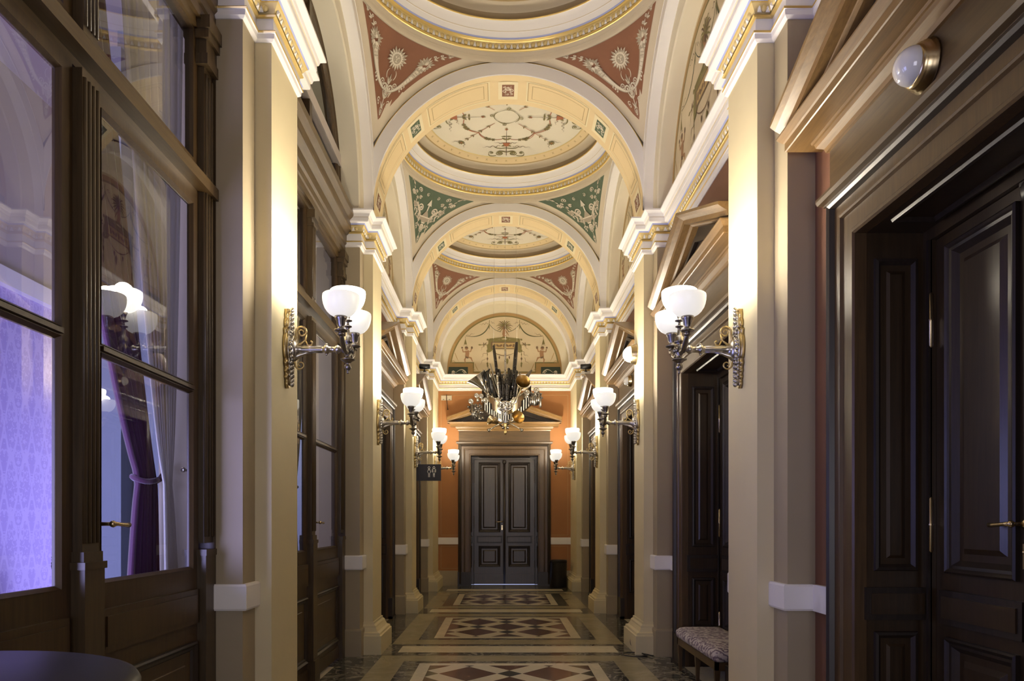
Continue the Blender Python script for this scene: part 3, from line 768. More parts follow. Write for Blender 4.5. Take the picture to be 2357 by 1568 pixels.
for sx in (-1,1):
    for b in range(4):
        bc=YB[b]
        m=MB(); mats=[M['white'],M['gold'],M['ring'],M['vault'],M['step']]+[M['cove']]*6
        Ro=1.2675; Ri=1.0875
        rim=lambda t: min(1.407,B_/max(abs(math.cos(t)),1e-6))
        arch_face(m,Ro,rim,0,[(Ro+r*.93,h,c) for r,h,c in SEQ],80,lambda a,c,h,sx=sx:(sx*(W-h),bc+a,ZS+c))
        th=[PI*k/64 for k in range(65)]
        def ring(r0,x0,r1,x1,mi):
            m.grid([[(sx*x,bc+s1*r,ZE1)]+[(sx*x,bc+r*math.cos(t),ZS+r*math.sin(t)) for t in th]+[(sx*x,bc-r,ZE1)] for r,x,s1 in ((r0,x0,1),(r1,x1,1))],mi,False)
        ring(Ro,W,Ro,ST,0); ring(Ro,ST,Ri+.012,ST,3); ring(Ri+.012,ST,Ri,ST+.012,3); ring(Ri,ST+.012,Ri,WL+.10,3)
        # masonry behind, closing the vault to the outside
        m.grid([[(sx*(W+.02),bc+1.41*math.cos(t),ZS+1.41*math.sin(t)) for t in th],[(sx*1.9,bc+1.41*math.cos(t),ZS+1.41*math.sin(t)) for t in th]],4,False)
        o=m.build('ceiling_side_arch',mats); o.name='ceiling_%d'%(14+b+(4 if sx>0 else 0)); o['kind']='structure'
        if sx>0 or b>=2:
            m=MB(); P=Paint(lambda p,q,L:(sx*(WL-.004-L*2),bc-sx*p,ZE1+q),m); 
            P.fill([(1.2,-.02),(1.2,1.3),(-1.2,1.3),(-1.2,-.02)],0)
            lunette(P,1.085)
            o=m.build('trim_lunette',LM); o.name='trim_%d'%tn; tn+=1; o['kind']='structure'
# roof slab closing everything
m=MB(); m.box(-4.6,2.0,YBACK-.15,YE+.15,6.0,6.1,0); o=m.build('ceiling_slab',M['step']); o.name='ceiling_22'; o['kind']='structure'
# plain vault over the strip nearest the window
m=MB(); m.box(-1.9,1.9,YBACK,YN[0],5.45,5.5,0); o=m.build('ceiling_near',M['vault']); o.name='ceiling_23'; o['kind']='structure'
# ------------------------------------------------------------------ panelled double doors with pediment
# local frame: x along the wall, -y toward the corridor, z up; wall plane at y=0
UZ=lambda y0:(lambda p,h:(p[0],y0-h,p[1]))
def panel_frame(m,x0,x1,z0,z1,y,mi_mould,mi_field,raised=.012,w=.045,mi_fieldedge=None):
    """bolection moulding round a sunk field, moulding toward -y"""
    path=[(x0,z0),(x0,z1),(x1,z1),(x1,z0)]   # clockwise seen from -y : left of travel is outside
    prof=[(0,0),(0,.018),(-.008,.024),(-.016,.018),(-.022,.012),(-.034,.010),(-w,-.012)]
    m.sweep(path,prof,UZ(y),close_path=True,mat=mi_mould,cap=False)
    a=w
    m.poly([(x0+a,y+.012,z0+a),(x1-a,y+.012,z0+a),(x1-a,y+.012,z1-a),(x0+a,y+.012,z1-a)],mi_field)
    e=w+.028
    if raised and (x1-x0)>2.6*e and (z1-z0)>2.6*e:
        i=[m.vert(p) for p in ((x0+e,y+.012,z0+e),(x1-e,y+.012,z0+e),(x1-e,y+.012,z1-e),(x0+e,y+.012,z1-e))]
        g=e+.022
        j=[m.vert(p) for p in ((x0+g,y-.003,z0+g),(x1-g,y-.003,z0+g),(x1-g,y-.003,z1-g),(x0+g,y-.003,z1-g))]
        for k in range(4): m.face((i[k],i[(k+1)%4],j[(k+1)%4],j[k]),mi_field)
        m.face(j,mi_field)
def stile_sheet(m,x0,x1,z0,z1,y,holes,mi,back=.03):
    """flat rail and stile sheet with rectangular holes (all holes share the same x extent); grid of boxes"""
    zs=sorted(holes,key=lambda h:h[2])
    hx0,hx1=zs[0][0],zs[0][1]
    m.box(x0,hx0,y,y+back,z0,z1,mi); m.box(hx1,x1,y,y+back,z0,z1,mi)
    zc=z0
    for h in zs: m.box(hx0,hx1,y,y+back,zc,h[2],mi); zc=h[3]
    m.box(hx0,hx1,y,y+back,zc,z1,mi)
DW,DH=.64,2.47
def lever_handle(parent,x,y,z,d=-1,plate=True):
    m=MB()
    if plate:
        m.lathe([(.004,0),(.017,.004),(.017,.012),(.010,.016)],(x,y-.016,z),12,0,'y')
        m.box(x-.012,x+.012,y-.006,y,z-.16,z-.07,0); m.ball((x,y-.008,z-.10),.008,8,5)
    m.tube([(x,y,z),(x,y-.05,z),(x+d*.008,y-.058,z)],.007,8)
    m.tube([(x+d*.0,y-.056,z),(x+d*.03,y-.058,z),(x+d*.09,y-.058,z-.004),(x+d*.115,y-.055,z-.004)],[.010,.007,.008,.010],8)
    m.ball((x,y-.056,z),.013,8,6)
    return m.build('handle',M['brass'],parent)
def make_door_case(frame_mat,top_mat,leaf_mat):
    root=empty('door_proto')
    # architrave
    m=MB()
    path=[(-DW,0),(-DW,DH),(DW,DH),(DW,0)]
    prof=[(0,-.03),(0,.022),(.008,.030),(.022,.030),(.03,.022),(.105,.022),(.112,.034),(.122,.036),(.13,.028),(.175,.028),(.182,.05),(.195,.058),(.212,.052),(.222,.040),(.235,.036),(.24,.0)]
    mats_=[0,0,0,0,0,0,0,0,0,1,1,1,1,1,0]
    m.sweep(path,prof,UZ(0),mats=mats_,cap=True)
    for s_ in (-1,1):
        x0,x1=sorted((s_*(DW-.006),s_*(DW+.246)))
        m.box(x0,x1,-.05,.0,0,.26,1); m.box(x0,x1,-.06,0,0,.03,1)
    m.build('architrave',[frame_mat,M['moulding']],root)
    # frieze
    m=MB()
    m.box(-.865,.865,-.028,0,DH+.22,2.97,0)
    pp=[(.868,.0),(.868,-.028),(-.868,-.028),(-.868,0)]     # plan path, left of travel = toward corridor? (checked below)
    emb=lambda z0:(lambda p,h:(p[0],p[1],z0+h))
    m.sweep(pp,[(0,0),(.02,.006),(.02,.014),(.04,.022),(.046,.04),(.046,.052),(0,.054)],emb(DH+.205),mat=0)
    m.build('frieze',[M['woodh']],root)
    m=MB()
    m.sweep(pp,[(0,-.02),(.012,-.018),(.018,.0),(.045,.018),(.05,.036),(.058,.038),(.062,.050),(.145,.052),(.15,.056),(.15,.094),(.158,.098),(.175,.118),(.18,.125),(.18,.132),(0,.134)],emb(2.955),mat=0)
    m.build('cornice',[top_mat],root)
    # raking pediment
    m=MB()
    xo=1.075; zb=3.075; ap=3.555
    slope=(ap-.105-zb)/xo; ang=math.atan(slope)
    prof=[(0,.03),(.0,.10),(.008,.115),(.014,.118),(.016,.165),(.044,.17),(.048,.178),(.062,.205),(.078,.228),(.084,.228),(.096,.228),(.096,0)]
    # path of the lower edge, mitred at the apex; cut vertically at the eaves
    for s_ in (-1,1):
        rows=[]
        for t in (0,1):
            xx=s_*xo*(1-t)
            rows.append([(xx,-h,zb+slope*xo*t+o/math.cos(ang)) for o,h in prof])
        ids=m.grid(rows,0,False)
        if True:
            m.face(ids[0],0)
    m.prism([(-xo,zb),(xo,zb),(0,zb+slope*xo)],lambda p,h:(p[0],-h,p[1]),.0,.055,1)
    # inner tympanum frame
    xi=.62
    for s_ in (-1,1):
        m.prism([(s_*.80,zb+.035),(s_*.74,zb+.035),(0,zb+slope*.80*.93),(0,zb+slope*.80*.93+.04)],lambda p,h:(p[0],-h,p[1]),.055,.085,1)
    m.box(-.78,.78,-.08,-.05,zb+.012,zb+.04,1)
    m.build('pediment',[top_mat,M['moulding']],root)
    # panelled reveal
    m=MB()
    D=.31
    for s_ in (-1,1):
        def emb2(p,h,s_=s_): return (s_*(DW-h),p[0],p[1])
        def bx(y0,y1,z0,z1,t0,t1,mi):
            x0,x1=sorted((s_*(DW-t0),s_*(DW-t1))); m.box(x0,x1,y0,y1,z0,z1,mi)
        bx(.031,D,0,DH,-.04,0,0)
        for z0,z1 in ((.33,.75),(1.01,2.36)):
            path=[(.06,z0),(.06,z1),(D-.06,z1),(D-.06,z0)]
            m.sweep(path,[(0,0),(-.004,.012),(-.016,.014),(-.026,.004),(-.03,0)],emb2,close_path=True,mat=1,cap=False)
            m.sweep([(.115,z0+.055),(.115,z1-.055),(D-.115,z1-.055),(D-.115,z0+.055)],[(0,0),(-.012,.008)],emb2,close_path=True,mat=0,cap=False)
        bx(.02,D-.02,.80,.94,.0,.016,1); bx(.04,D-.04,.825,.915,.012,.022,0)
    m.box(-DW,DW,.031,D,DH,DH+.04,0)
    m.sweep([(-.5,.06),(.5,.06),(.5,D-.06),(-.5,D-.06)],[(0,0),(.004,.012),(.016,.014),(.03,0)],lambda p,h:(p[0],p[1],DH-h),close_path=True,mat=1,cap=False)
    # inner door frame
    for s_ in (-1,1):
        x0,x1=sorted((s_*.585,s_*DW)); m.box(x0,x1,D-.035,D+.02,0,DH,0)
        x0,x1=sorted((s_*.585,s_*.60)); m.box(x0,x1,D-.045,D-.03,0,DH-.05,1)
    m.box(-DW,DW,D-.035,D+.02,DH-.05,DH,0)
    m.box(-DW,DW,D+.06,D+.08,0,DH,1)
    m.build('reveal',[M['doorw'],M['moulding']],root)
    # leaves
    for s_ in (-1,1):
        m=MB(); a,b=sorted((s_*.004,s_*.583)); y=D-.012
        hx0=a+ (.085 if s_<0 else .075); hx1=b-(.075 if s_<0 else .085)
        holes=[(hx0,hx1,.337,.747),(hx0,hx1,1.01,2.364)]
        stile_sheet(m,a,b,.012,DH-.052,y,holes,0)
        for h in holes: panel_frame(m,h[0],h[1],h[2],h[3],y,1,0,w=.055)
        m.box(hx0-.035,hx1+.035,y-.02,y,.80,.94,1); m.box(hx0-.010,hx1+.010,y-.026,y-.018,.825,.915,0)
        m.box(a,b,y-.012,y,.012,.20,0)
        leaf=m.build('leaf',[leaf_mat,M['moulding']],root)
        # hinges
        for z_ in (.35,1.21,2.08):
            h=MB(); hx=s_*.592
            h.lathe([(.003,-.020),(.007,-.008),(.012,0),(.012,.105),(.0135,.11),(.012,.115),(.012,.22),(.007,.228),(.003,.24)],(hx,y-.020,z_-.11),10,0,'z')
            h.build('hinge',M['brass'],leaf)
        if s_<0:
            st=MB(); st.tube([(0,y-.004,.02),(0,y-.004,DH-.06)],.022,10,0); st.box(-.03,.03,y-.01,y,.012,DH-.052,0)
            st.ball((0,y-.02,DH-.10),(.04,.03,.045),10,6); st.box(-.045,.045,y-.03,y,DH-.075,DH-.06,0)
            st.build('astragal',M['moulding'],leaf)
            lever_handle(leaf,-.045,y-.002,1.215,-1)
    return root
doorp=make_door_case(M['wood'],M['woodl'],M['doorw'])
dn=1
def place_door(loc,rz,first=False):
    global dn
    r=doorp if first else copy_tree(doorp)
    r.location=[c*S for c in loc]; r.rotation_euler=(0,0,rz); r.name='door_%d'%dn; dn+=1; r['kind']='structure'
    return r
place_door((0,YE,0),0,True)
for b in (0,1,2,3): place_door((WL,YB[b],0),-PI/2)
for b in (2,3): place_door((-WL,YB[b],0),PI/2)
# ------------------------------------------------------------------ glazed oak screens on the left (bays 1 and 2)
GL=bpy.data.materials.new('window_glass'); GL.use_nodes=True
nt=GL.node_tree; nt.nodes.clear()
out=nt.nodes.new('ShaderNodeOutputMaterial'); mx=nt.nodes.new('ShaderNodeMixShader'); tr=nt.nodes.new('ShaderNodeBsdfTransparent'); gl=nt.nodes.new('ShaderNodeBsdfGlossy')
tr.inputs[0].default_value=(.93,.94,.95,1); gl.inputs['Roughness'].default_value=0.0; gl.inputs[0].default_value=(.95,.95,.95,1)
fr=nt.nodes.new('ShaderNodeFresnel'); fr.inputs[0].default_value=1.95
nt.links.new(fr.outputs[0],mx.inputs[0]); nt.links.new(tr.outputs[0],mx.inputs[1]); nt.links.new(gl.outputs[0],mx.inputs[2]); nt.links.new(mx.outputs[0],out.inputs[0])
M['glass']=GL
def make_screen():
    root=empty('screen_proto'); HB=1.085; F=.025     # frame face depth behind the wall plane
    m=MB()
    # fluted centre post and side posts
    def post(xc,w,z0,z1,y=F-.02,fl=4):
        m.box(xc-w,xc+w,y,y+.07,z0,z1,0)
        for k in range(fl):
            x=xc-w+2*w*(k+.5)/fl; m.tube([(x,y,z0+.03),(x,y,z1-.03)],w/fl*.75,6,0)
    post(0,.052,1.12,2.76); m.box(-.062,.062,F-.035,F+.07,0,1.06,0); m.box(-.07,.07,F-.04,F+.07,1.06,1.085,0); m.box(-.060,.060,F-.03,F+.07,1.085,1.12,0); m.box(-.075,.075,F-.05,F+.07,0,.18,0)
    post(0,.045,2.88,3.50); m.box(-.06,.06,F-.045,F+.03,3.50,3.56,0); m.box(-.052,.052,F-.035,F+.03,3.44,3.46,0)
    for s_ in (-1,1):
        post(s_*(HB-.055),.05,1.12,3.40,y=F-.015,fl=3); x0,x1=sorted((s_*(HB-.12),s_*HB)); m.box(x0,x1,F-.03,F+.07,0,1.06,0); m.box(x0-.006,x1+.006,F-.035,F+.07,1.06,1.09,0)
        for k,(e,za,zb) in enumerate(((.012,3.40,3.45),(.004,3.45,3.52),(.02,3.52,3.56),(.03,3.56,3.62))): m.box(x0-e,x1+e,F-.03-e,F+.07,za,zb,0)
    m.build('posts',M['postw'],root)
    m=MB()
    m.sweep([(HB,F),(-HB,F)],[(0,0),(.045,.0),(.045,.055),(.04,.062),(.015,.066),(.012,.08),(0,.085)],lambda p,h:(p[0],p[1],2.80+h),mat=0)
    m.box(-HB,HB,F+.012,F+.07,2.77,2.80,0); m.box(-HB,HB,F,F+.07,2.80,2.90,0)
    m.build('transom',M['screenh'],root)
    m=MB()
    m.sweep([(HB,F),(-HB,F)],[(0,0),(.02,.0),(.02,.05),(.03,.06),(.03,.11),(.045,.125),(.045,.20),(.06,.215),(.085,.24),(.09,.25),(.09,.31),(.10,.32),(.125,.345),(.125,.40),(0,.405)],lambda p,h:(p[0],p[1],3.60+h),mat=0)
    m.box(-HB,HB,F,F+.08,3.56,4.01,0)
    m.build('head_beam',M['screenh'],root)
    # lower glazed leaves
    for s_ in (-1,1):
        m=MB(); a,b=sorted((s_*.055,s_*(HB-.105))); y=F+.012
        g0=a+.065; g1=b-.065
        if s_<0: g0,g1=a+.065,b-.065
        m.box(a,g0,y,y+.022,.02,2.77,0); m.box(g1,b,y,y+.022,.02,2.77,0)
        m.box(g0,g1,y,y+.022,2.72,2.77,0); m.box(g0,g1,y,y+.022,1.835,1.865,0); m.box(g0,g1,y-.012,y,1.842,1.858,0)
        m.box(g0,g1,y,y+.022,.90,1.0,0); m.box(g0,g1,y,y+.04,.02,.90,0)
        for z0,z1 in ((1.0,1.835),(1.865,2.72)):
            m.sweep([(g0,z0),(g0,z1),(g1,z1),(g1,z0)],[(0,0),(0,.004),(-.012,-.014),(-.012,-.022)],UZ(y),close_path=True,mat=0,cap=False)
        m.box(g0-.02,g1+.02,y-.018,y,.745,.905,0); m.box(g0+.005,g1-.005,y-.024,y-.016,.77,.88,0)
        panel_frame(m,g0-.01,g1+.01,.17,.66,y,1,0,w=.05)
        m.box(a,b,y-.014,y,.02,.12,0)
        leaf=m.build('leaf',[M['screenw'],M['moulding']],root)
        for z0,z1 in ((1.0,1.835),(1.865,2.72)):
            g=MB(); g.poly([(g0,y+.012,z0),(g1,y+.012,z0),(g1,y+.012,z1),(g0,y+.012,z1)],0); g.build('glass_pane',M['glass'],leaf)
        if s_>0: lever_handle(leaf,a+.045,y,1.215,1,False)
    # upper lights
    for s_ in (-1,1):
        m=MB(); a,b=sorted((s_*.05,s_*(HB-.105))); y=F+.015
        m.box(a,a+.05,y,y+.04,2.90,3.60,0); m.box(b-.05,b,y,y+.04,2.90,3.60,0); m.box(a,b,y,y+.04,2.90,2.94,0); m.box(a,b,y,y+.04,3.55,3.60,0)
        w_=m.build('upper_light',M['screenw'],root)
        g=MB(); g.poly([(a+.05,y+.02,2.94),(b-.05,y+.02,2.94),(b-.05,y+.02,3.55),(a+.05,y+.02,3.55)],0); g.build('glass_pane',M['glass'],w_)
    # fanlight
    m=MB(); R=1.085
    path=[(R*math.cos(PI*k/48),ZS+R*math.sin(PI*k/48)) for k in range(49)]
    path=[(R,4.0)]+path+[(-R,4.0)]
    m.sweep(path,[(0,-.06),(0,.01),(.02,.02),(.04,.008),(.07,.006),(.085,-.012),(.085,-.05)],UZ(F+.02),mat=0,smooth=False)
    m.box(-.035,.035,F,F+.05,4.0,ZS+R-.05,0)
    fl=m.build('fanlight',M['screenw'],root)
    g=MB(); g.prism([(1.02*math.cos(PI*k/32),ZS+1.02*math.sin(PI*k/32)) for k in range(33)]+[(-1.02,4.0),(1.02,4.0)],UZ(F+.05),0,.002,0); g.build('glass_pane',M['glass'],fl)
    # side cheeks between posts and wall plane
    m=MB()
    for s_ in (-1,1): x0,x1=sorted((s_*HB,s_*(HB+.02))); m.box(x0,x1,-.005,.12,0,4.0,0)
    m.build('jamb_lining',M['screenw'],root)
    return root
scr=make_screen()
for b in (0,1):
    r=scr if b==0 else copy_tree(scr)
    r.location=(-WL*S,YB[b]*S,0); r.rotation_euler=(0,0,PI/2); r.name='door_%d'%dn; dn+=1; r['kind']='structure'
# ------------------------------------------------------------------ side room behind the glass
DM=mat('damask_wallpaper',(.3,.2,.5),.7); t=NT(DM); sep=t.n('ShaderNodeSeparateXYZ'); t.l(t.pos(obj=False),sep.inputs[0])
u=t.math('PINGPONG',sep.outputs[1],.15); vv=t.math('SUBTRACT',sep.outputs[2],t.math('MULTIPLY',t.math('FLOOR',t.math('DIVIDE',sep.outputs[2],.42)),.42))
cmb=t.n('ShaderNodeCombineXYZ'); t.l(u,cmb.inputs[0]); t.l(vv,cmb.inputs[1]); t.l(t.math('MULTIPLY',sep.outputs[0],.02),cmb.inputs[2])
nz=t.noise(cmb.outputs[0],26,3,.5,1.2)
rd=t.math('ABSOLUTE',t.math('SUBTRACT',t.math('SINE',t.math('MULTIPLY',u,20.9)),t.math('ABSOLUTE',t.math('SUBTRACT',t.math('MULTIPLY',vv,4.76),1.0))))
f1=t.math('LESS_THAN',rd,.16); f2=t.math('GREATER_THAN',nz,.53)
ff=t.math('MAXIMUM',f1,f2)
t.l(t.ramp(ff,[(.0,(.45,.38,.70)),(1.0,(.56,.49,.80))]),t.b.inputs['Base Color'])
m=MB()
m.box(-3.62,-3.52,-1.0,7.6,0,2.95,0); m.box(-3.62,-3.52,-1.0,7.6,2.95,4.4,1)
m.box(-3.52,-3.46,-1.0,7.6,2.85,2.97,2)
o=m.build('wall_side_room',[DM,M['roomwall'],M['white']]); o['kind']='structure'; o.name='wall_left_side_room'
m=MB(); m.box(-3.6,-WL-.08,4.75,4.85,0,4.2,1); m.box(-2.6,-2.45,4.60,4.75,0,4.2,0); m.box(-3.6,-WL-.08,7.5,7.6,0,4.4,0); m.box(-3.6,-WL-.08,-1.1,-1.0,0,4.4,0)
m.v=m.v[8:]; m.f=[tuple(i-8 for i in f_) for f_ in m.f[6:]]; m.m=m.m[6:]; m.s=m.s[6:]
m.box(-2.55,-1.56,4.75,4.85,0,4.4,0)
o=m.build('wall_partition',[M['greywall'],M['greywall']]); o['kind']='structure'; o.name='wall_side_room_partition'
m=MB(); m.box(-3.6,-1.9,-1.1,7.6,-.12,-.001,0); o=m.build('floor_side_room',M['mbeige']); o['kind']='structure'; o.name='floor_side_room'
m=MB(); m.box(-4.6,-1.50,-1.1,7.6,4.4,4.5,0); o=m.build('ceiling_side_room',M['roomwall']); o['kind']='structure'; o.name='ceiling_side_room'
# stepped pier backs inside the room are covered by the piers themselves
def curtain(name,matr,rows_fn,zs,n,amp,folds,lab,cat,group=None):
    """rows_fn(z)->(x, ya, yb, foldscale)"""
    m=MB(); rows=[]
    for z_ in zs:
        x,ya,yb,fs=rows_fn(z_)
        rows.append([(x+amp*fs*math.sin(2*PI*folds*k/n)+.3*amp*fs*math.sin(2*PI*folds*2.3*k/n+1),ya+(yb-ya)*k/n,z_) for k in range(n+1)])
    m.grid(rows,0,True)
    return tag(m.build(name,matr),lab,cat,group)
def lerp(a,b,t): return a+(b-a)*t
def velvet(z_):
    if z_<1.42: t=(1.42-z_)/1.40; return (-1.74,lerp(3.385,3.22,t**.6),lerp(3.545,3.60,t**.5),.5+.3*t)
    t=(z_-1.42)/2.5; return (-1.74,lerp(3.385,2.45,t**.8),lerp(3.545,2.98,t**.9),.5+.4*t)
zz=[.03+3.9*k/60 for k in range(61)]
cv=curtain('velvet_curtain',M['velvet'],velvet,zz,70,.035,7,'purple velvet curtain gathered in a tieback behind the near glazed door','curtain')
m=MB(); m.tube([(-1.74+.05*math.cos(a),3.465+.10*math.sin(a),1.42+.012*math.sin(2*a)) for a in [2*PI*k/20 for k in range(21)]],.013,8,0); m.tube([(-1.71,3.53,1.43),(-1.71,3.57,1.46),(-1.70,3.60,1.49)],.010,8); m.build('tieback',M['velvet'],cv)
SH=bpy.data.materials.new('sheer_curtain'); SH.use_nodes=True
nt=SH.node_tree; b_=nt.nodes['Principled BSDF']; b_.inputs['Base Color'].default_value=(.70,.66,.56,1); b_.inputs['Roughness'].default_value=.9
b_.inputs['Alpha'].default_value=.8
def sheer(z_):
    if z_<1.42: t=(1.42-z_)/1.40; return (-1.62,lerp(3.375,3.42,t),lerp(3.44,3.59,t**.6),.25+.3*t)
    t=(z_-1.42)/2.5; return (-1.62,lerp(3.375,2.92,t**.7),lerp(3.44,3.59,t**.45),.25+.6*t)
cs=curtain('sheer_curtain',SH,sheer,zz,70,.025,9,'sheer ivory curtain hanging beside the purple velvet one','curtain')
def white2(z_):
    if z_<1.50: t=(1.50-z_)/1.48; return (-1.75,lerp(5.75,5.60,t),lerp(5.95,6.25,t),.6)
    t=(z_-1.5)/2.4; return (-1.75,lerp(5.75,5.45,t**.6),lerp(5.95,6.45,t**.6),.6+.5*t)
c2_=curtain('white_curtain',M['linen'],white2,zz,60,.03,7,'white curtain tied back behind the second glazed door','curtain')
m=MB(); m.tube([(-1.75+.05*math.cos(a),5.85+.11*math.sin(a),1.50) for a in [2*PI*k/20 for k in range(21)]],.012,8,0); m.build('tieback',M['linen'],c2_)
# curtain hold-back rods
m=MB(); m.tube([(-1.585,3.618,1.47),(-1.585,3.50,1.47)],.006,8); m.ball((-1.585,3.50,1.47),.013,8,6); m.lathe([(.02,-.008),(.02,.0)],(-1.585,3.618,1.47),10,0,'y')
tag(m.build('curtain_holdback',M['steel']),'small metal curtain holdback beside the purple velvet curtain','holdback')
def smooth(P,n=6):
    out=[]
    for i in range(len(P)-1):
        p0,p1,p2,p3=[Vector(P[max(0,min(len(P)-1,i+k))]) for k in (-1,0,1,2)]
        for k in range(n):
            t=k/n; out.append(.5*((2*p1)+(-p0+p2)*t+(2*p0-5*p1+4*p2-p3)*t*t+(-p0+3*p1-3*p2+p3)*t**3))
    out.append(Vector(P[-1])); return out
# ------------------------------------------------------------------ wall sconces
def bowl(m,c,mi=0,k=1.0):
    prof=[(.026,0),(.043,.004),(.060,.016),(.074,.033),(.085,.054),(.092,.078),(.096,.102),(.097,.124),(.0955,.138),(.092,.142),(.089,.138),(.091,.122),(.088,.09),(.078,.055),(.05,.016),(.0,.008)]
    m.lathe([(r*k,t*k*.82) for r,t in prof],c,36,mi,'z',cap=False)
def holder(m,c,mi=0):
    """cup and dishes below a bowl; c = bowl bottom"""
    m.lathe([(.012,-.085),(.014,-.080),(.020,-.078),(.036,-.072),(.036,-.066),(.018,-.060),(.016,-.050),(.022,-.040),(.024,-.020),(.032,-.008),(.034,.004),(.028,.008),(.0,.008)],c,16,mi)
def make_sconce():
    root=empty('wall_sconce'); L=.345
    # back plate
    m=MB()
    half=[(0,.225),(.012,.220),(.016,.205),(.022,.190),(.020,.170),(.030,.155),(.032,.130),(.026,.118),(.044,.105),(.040,.080),(.052,.055),(.058,.020),(.056,-.015),(.046,-.045),(.034,-.060),(.040,-.080),(.028,-.100),(.032,-.120),(.022,-.135),(.026,-.155),(.016,-.170),(.018,-.190),(.008,-.208),(0,-.215)]
    half=[(max(p[0],0),p[1]) for p in smooth([Vector((a,b,0)) for a,b in half],4)]
    outl=half+[(-x,z_) for x,z_ in half[-2:0:-1]]
    m.prism(outl,lambda p,h:(p[0],-h,p[1]),0,.022,1,True)
    m.prism([(x*.82,z_*.93) for x,z_ in outl],lambda p,h:(p[0],-h,p[1]),.022,.034,0,True)
    m.build('back_plate',[M['bronze'],M['goldm']],root)
    m=MB(); rnd=random.Random(5)
    m.ball((0,-.045,0),(.040,.030,.060),14,8); m.ball((0,-.06,-.005),(.026,.026,.035),12,8)
    for k in range(14):
        a=2*PI*k/14; m.ball((.040*math.cos(a),-.040,.055*math.sin(a)),(.011,.012,.014),8,5)
    for z_ in (.09,.12,.145,.17,.195,.212,-.075,-.10,-.125,-.15,-.175,-.195):
        w=.024*(1-abs(z_)/.26)
        for s_ in (-1,1): m.ball((s_*w,-.036,z_),(.010,.012,.012),8,5)
        m.ball((0,-.040,z_+.006),(.009,.012,.013),8,5)
    for k in range(10):
        m.ball((rnd.uniform(-.03,.03),-.036,rnd.uniform(.06,.13)),.008,7,5)
    m.build('relief',M['bronze'],root)
    # arm
    m=MB()
    prof=[(.028,.055),(.030,.065),(.022,.075),(.020,.10),(.0165,.20),(.0165,.215),(.024,.220),(.027,.228),(.024,.236),(.017,.240),(.016,.275),(.022,.280),(.025,.290),(.020,.300),(.014,.305),(.013,.345)]
    m.lathe([(r,-t) for r,t in prof],(0,0,0),14,0,'y')
    for k in range(8):
        a=2*PI*k/8; m.tube([(.0185*math.cos(a),-.09,.0185*math.sin(a)),(.016*math.cos(a),-.205,.016*math.sin(a))],.0035,5)
    # console leaf under the arm
    m.tube([(0,-.04,-.055),(0,-.07,-.035),(0,-.11,-.022),(0,-.15,-.018)],[.018,.016,.009,.003],8)
    for s_ in (-1,1): m.ball((0,-.228,s_*.026),.008,7,5)
    m.build('arm',M['bronze'],root)
    m=MB()
    def scroll(y0,z0,pts,r,n=1):
        m.tube([(0,y,z_) for y,z_ in pts],r,7)
    def spir(cy,cz,r,a0,turn,n=18,sh=.8): return [(cy+r*(1-sh*k/n)*math.cos(a0+turn*2*PI*k/n),cz+r*(1-sh*k/n)*math.sin(a0+turn*2*PI*k/n)) for k in range(n+1)]
    up=[(-.045,.03),(-.055,.055),(-.06,.075)]+spir(-.093,.095,.032,PI*.0+.4,1.5)
    m.tube([(0,y,z_) for y,z_ in up],[.008]*3+[.007*(1-.5*k/19) for k in range(19)],7)
    m.tube([(0,-.06,.02),(0,-.085,.03),(0,-.112,.05),(0,-.118,.085)],[.005,.006,.006,.004],7)
    m.tube([(0,-.112,.05),(0,-.125,.022),(0,-.145,.022),(0,-.150,.040),(0,-.140,.044)],[.005,.005,.005,.005,.008],7)
    m.build('scroll',M['goldm'],root); m=MB()
    dn_=[(-.04,-.05),(-.05,-.07)]+spir(-.083,-.085,.028,.3,-1.3)
    m.tube([(0,y,z_) for y,z_ in dn_],[.006]*2+[.0055*(1-.5*k/19) for k in range(19)],7)
    m.build('scroll',M['goldm'],root)
    # hub with pendant
    m=MB()
    hub=[(.0,-.135),(.006,-.132),(.008,-.124),(.004,-.118),(.012,-.112),(.019,-.100),(.018,-.088),(.010,-.080),(.014,-.076),(.024,-.066),(.040,-.058),(.040,-.054),(.018,-.048),(.014,-.038),(.022,-.020),(.028,0),(.024,.020),(.016,.030),(.026,.036),(.028,.044),(.024,.050),(.024,.066),(.018,.070),(.013,.078),(.010,.110),(.012,.120),(.022,.124),(.022,.128),(.008,.134),(.006,.150),(.024,.156),(.024,.160),(.008,.164),(.014,.185),(.022,.205),(.0,.21)]
    m.lathe(hub,(0,-L,0),16)
    for k in range(8): a=2*PI*k/8; m.ball((.026*math.cos(a),-L+.026*math.sin(a),-.005),(.009,.009,.016),7,5)
    m.build('stem',M['darkmetal'],root)
    for s_ in (-1,1):
        m=MB(); X=s_*.175
        m.tube([(s_*.015,-L,0),(s_*.05,-L,-.022),(s_*.09,-L,-.022),(s_*.13,-L,.0),(s_*.16,-L,.03),(X,-L,.055)],[.014,.016,.013,.016,.012,.012],10)
        for q in range(6): m.ball((s_*(.04+.022*q),-L,-.03+.004*q*q*.5),(.010,.012,.010),7,5)
        m.lathe([(.010,-.025),(.018,-.02),(.020,-.012),(.012,-.006),(.012,.0)],(X,-L,.055),12)
        holder(m,(X,-L,.128))
        br=m.build('branch',M['darkmetal'],root)
        m=MB(); bowl(m,(X,-L,.132)); m.build('glass_bowl',M['bowl_lo'],br)
    m=MB(); bowl(m,(0,-L,.208),0); m.build('glass_bowl',M['bowl_hi'],root)
    return root
scp=make_sconce()
names={0:'beside the viewer on the first pilaster',1:'nearest',2:'second',3:'third',4:'farthest'}
used=False
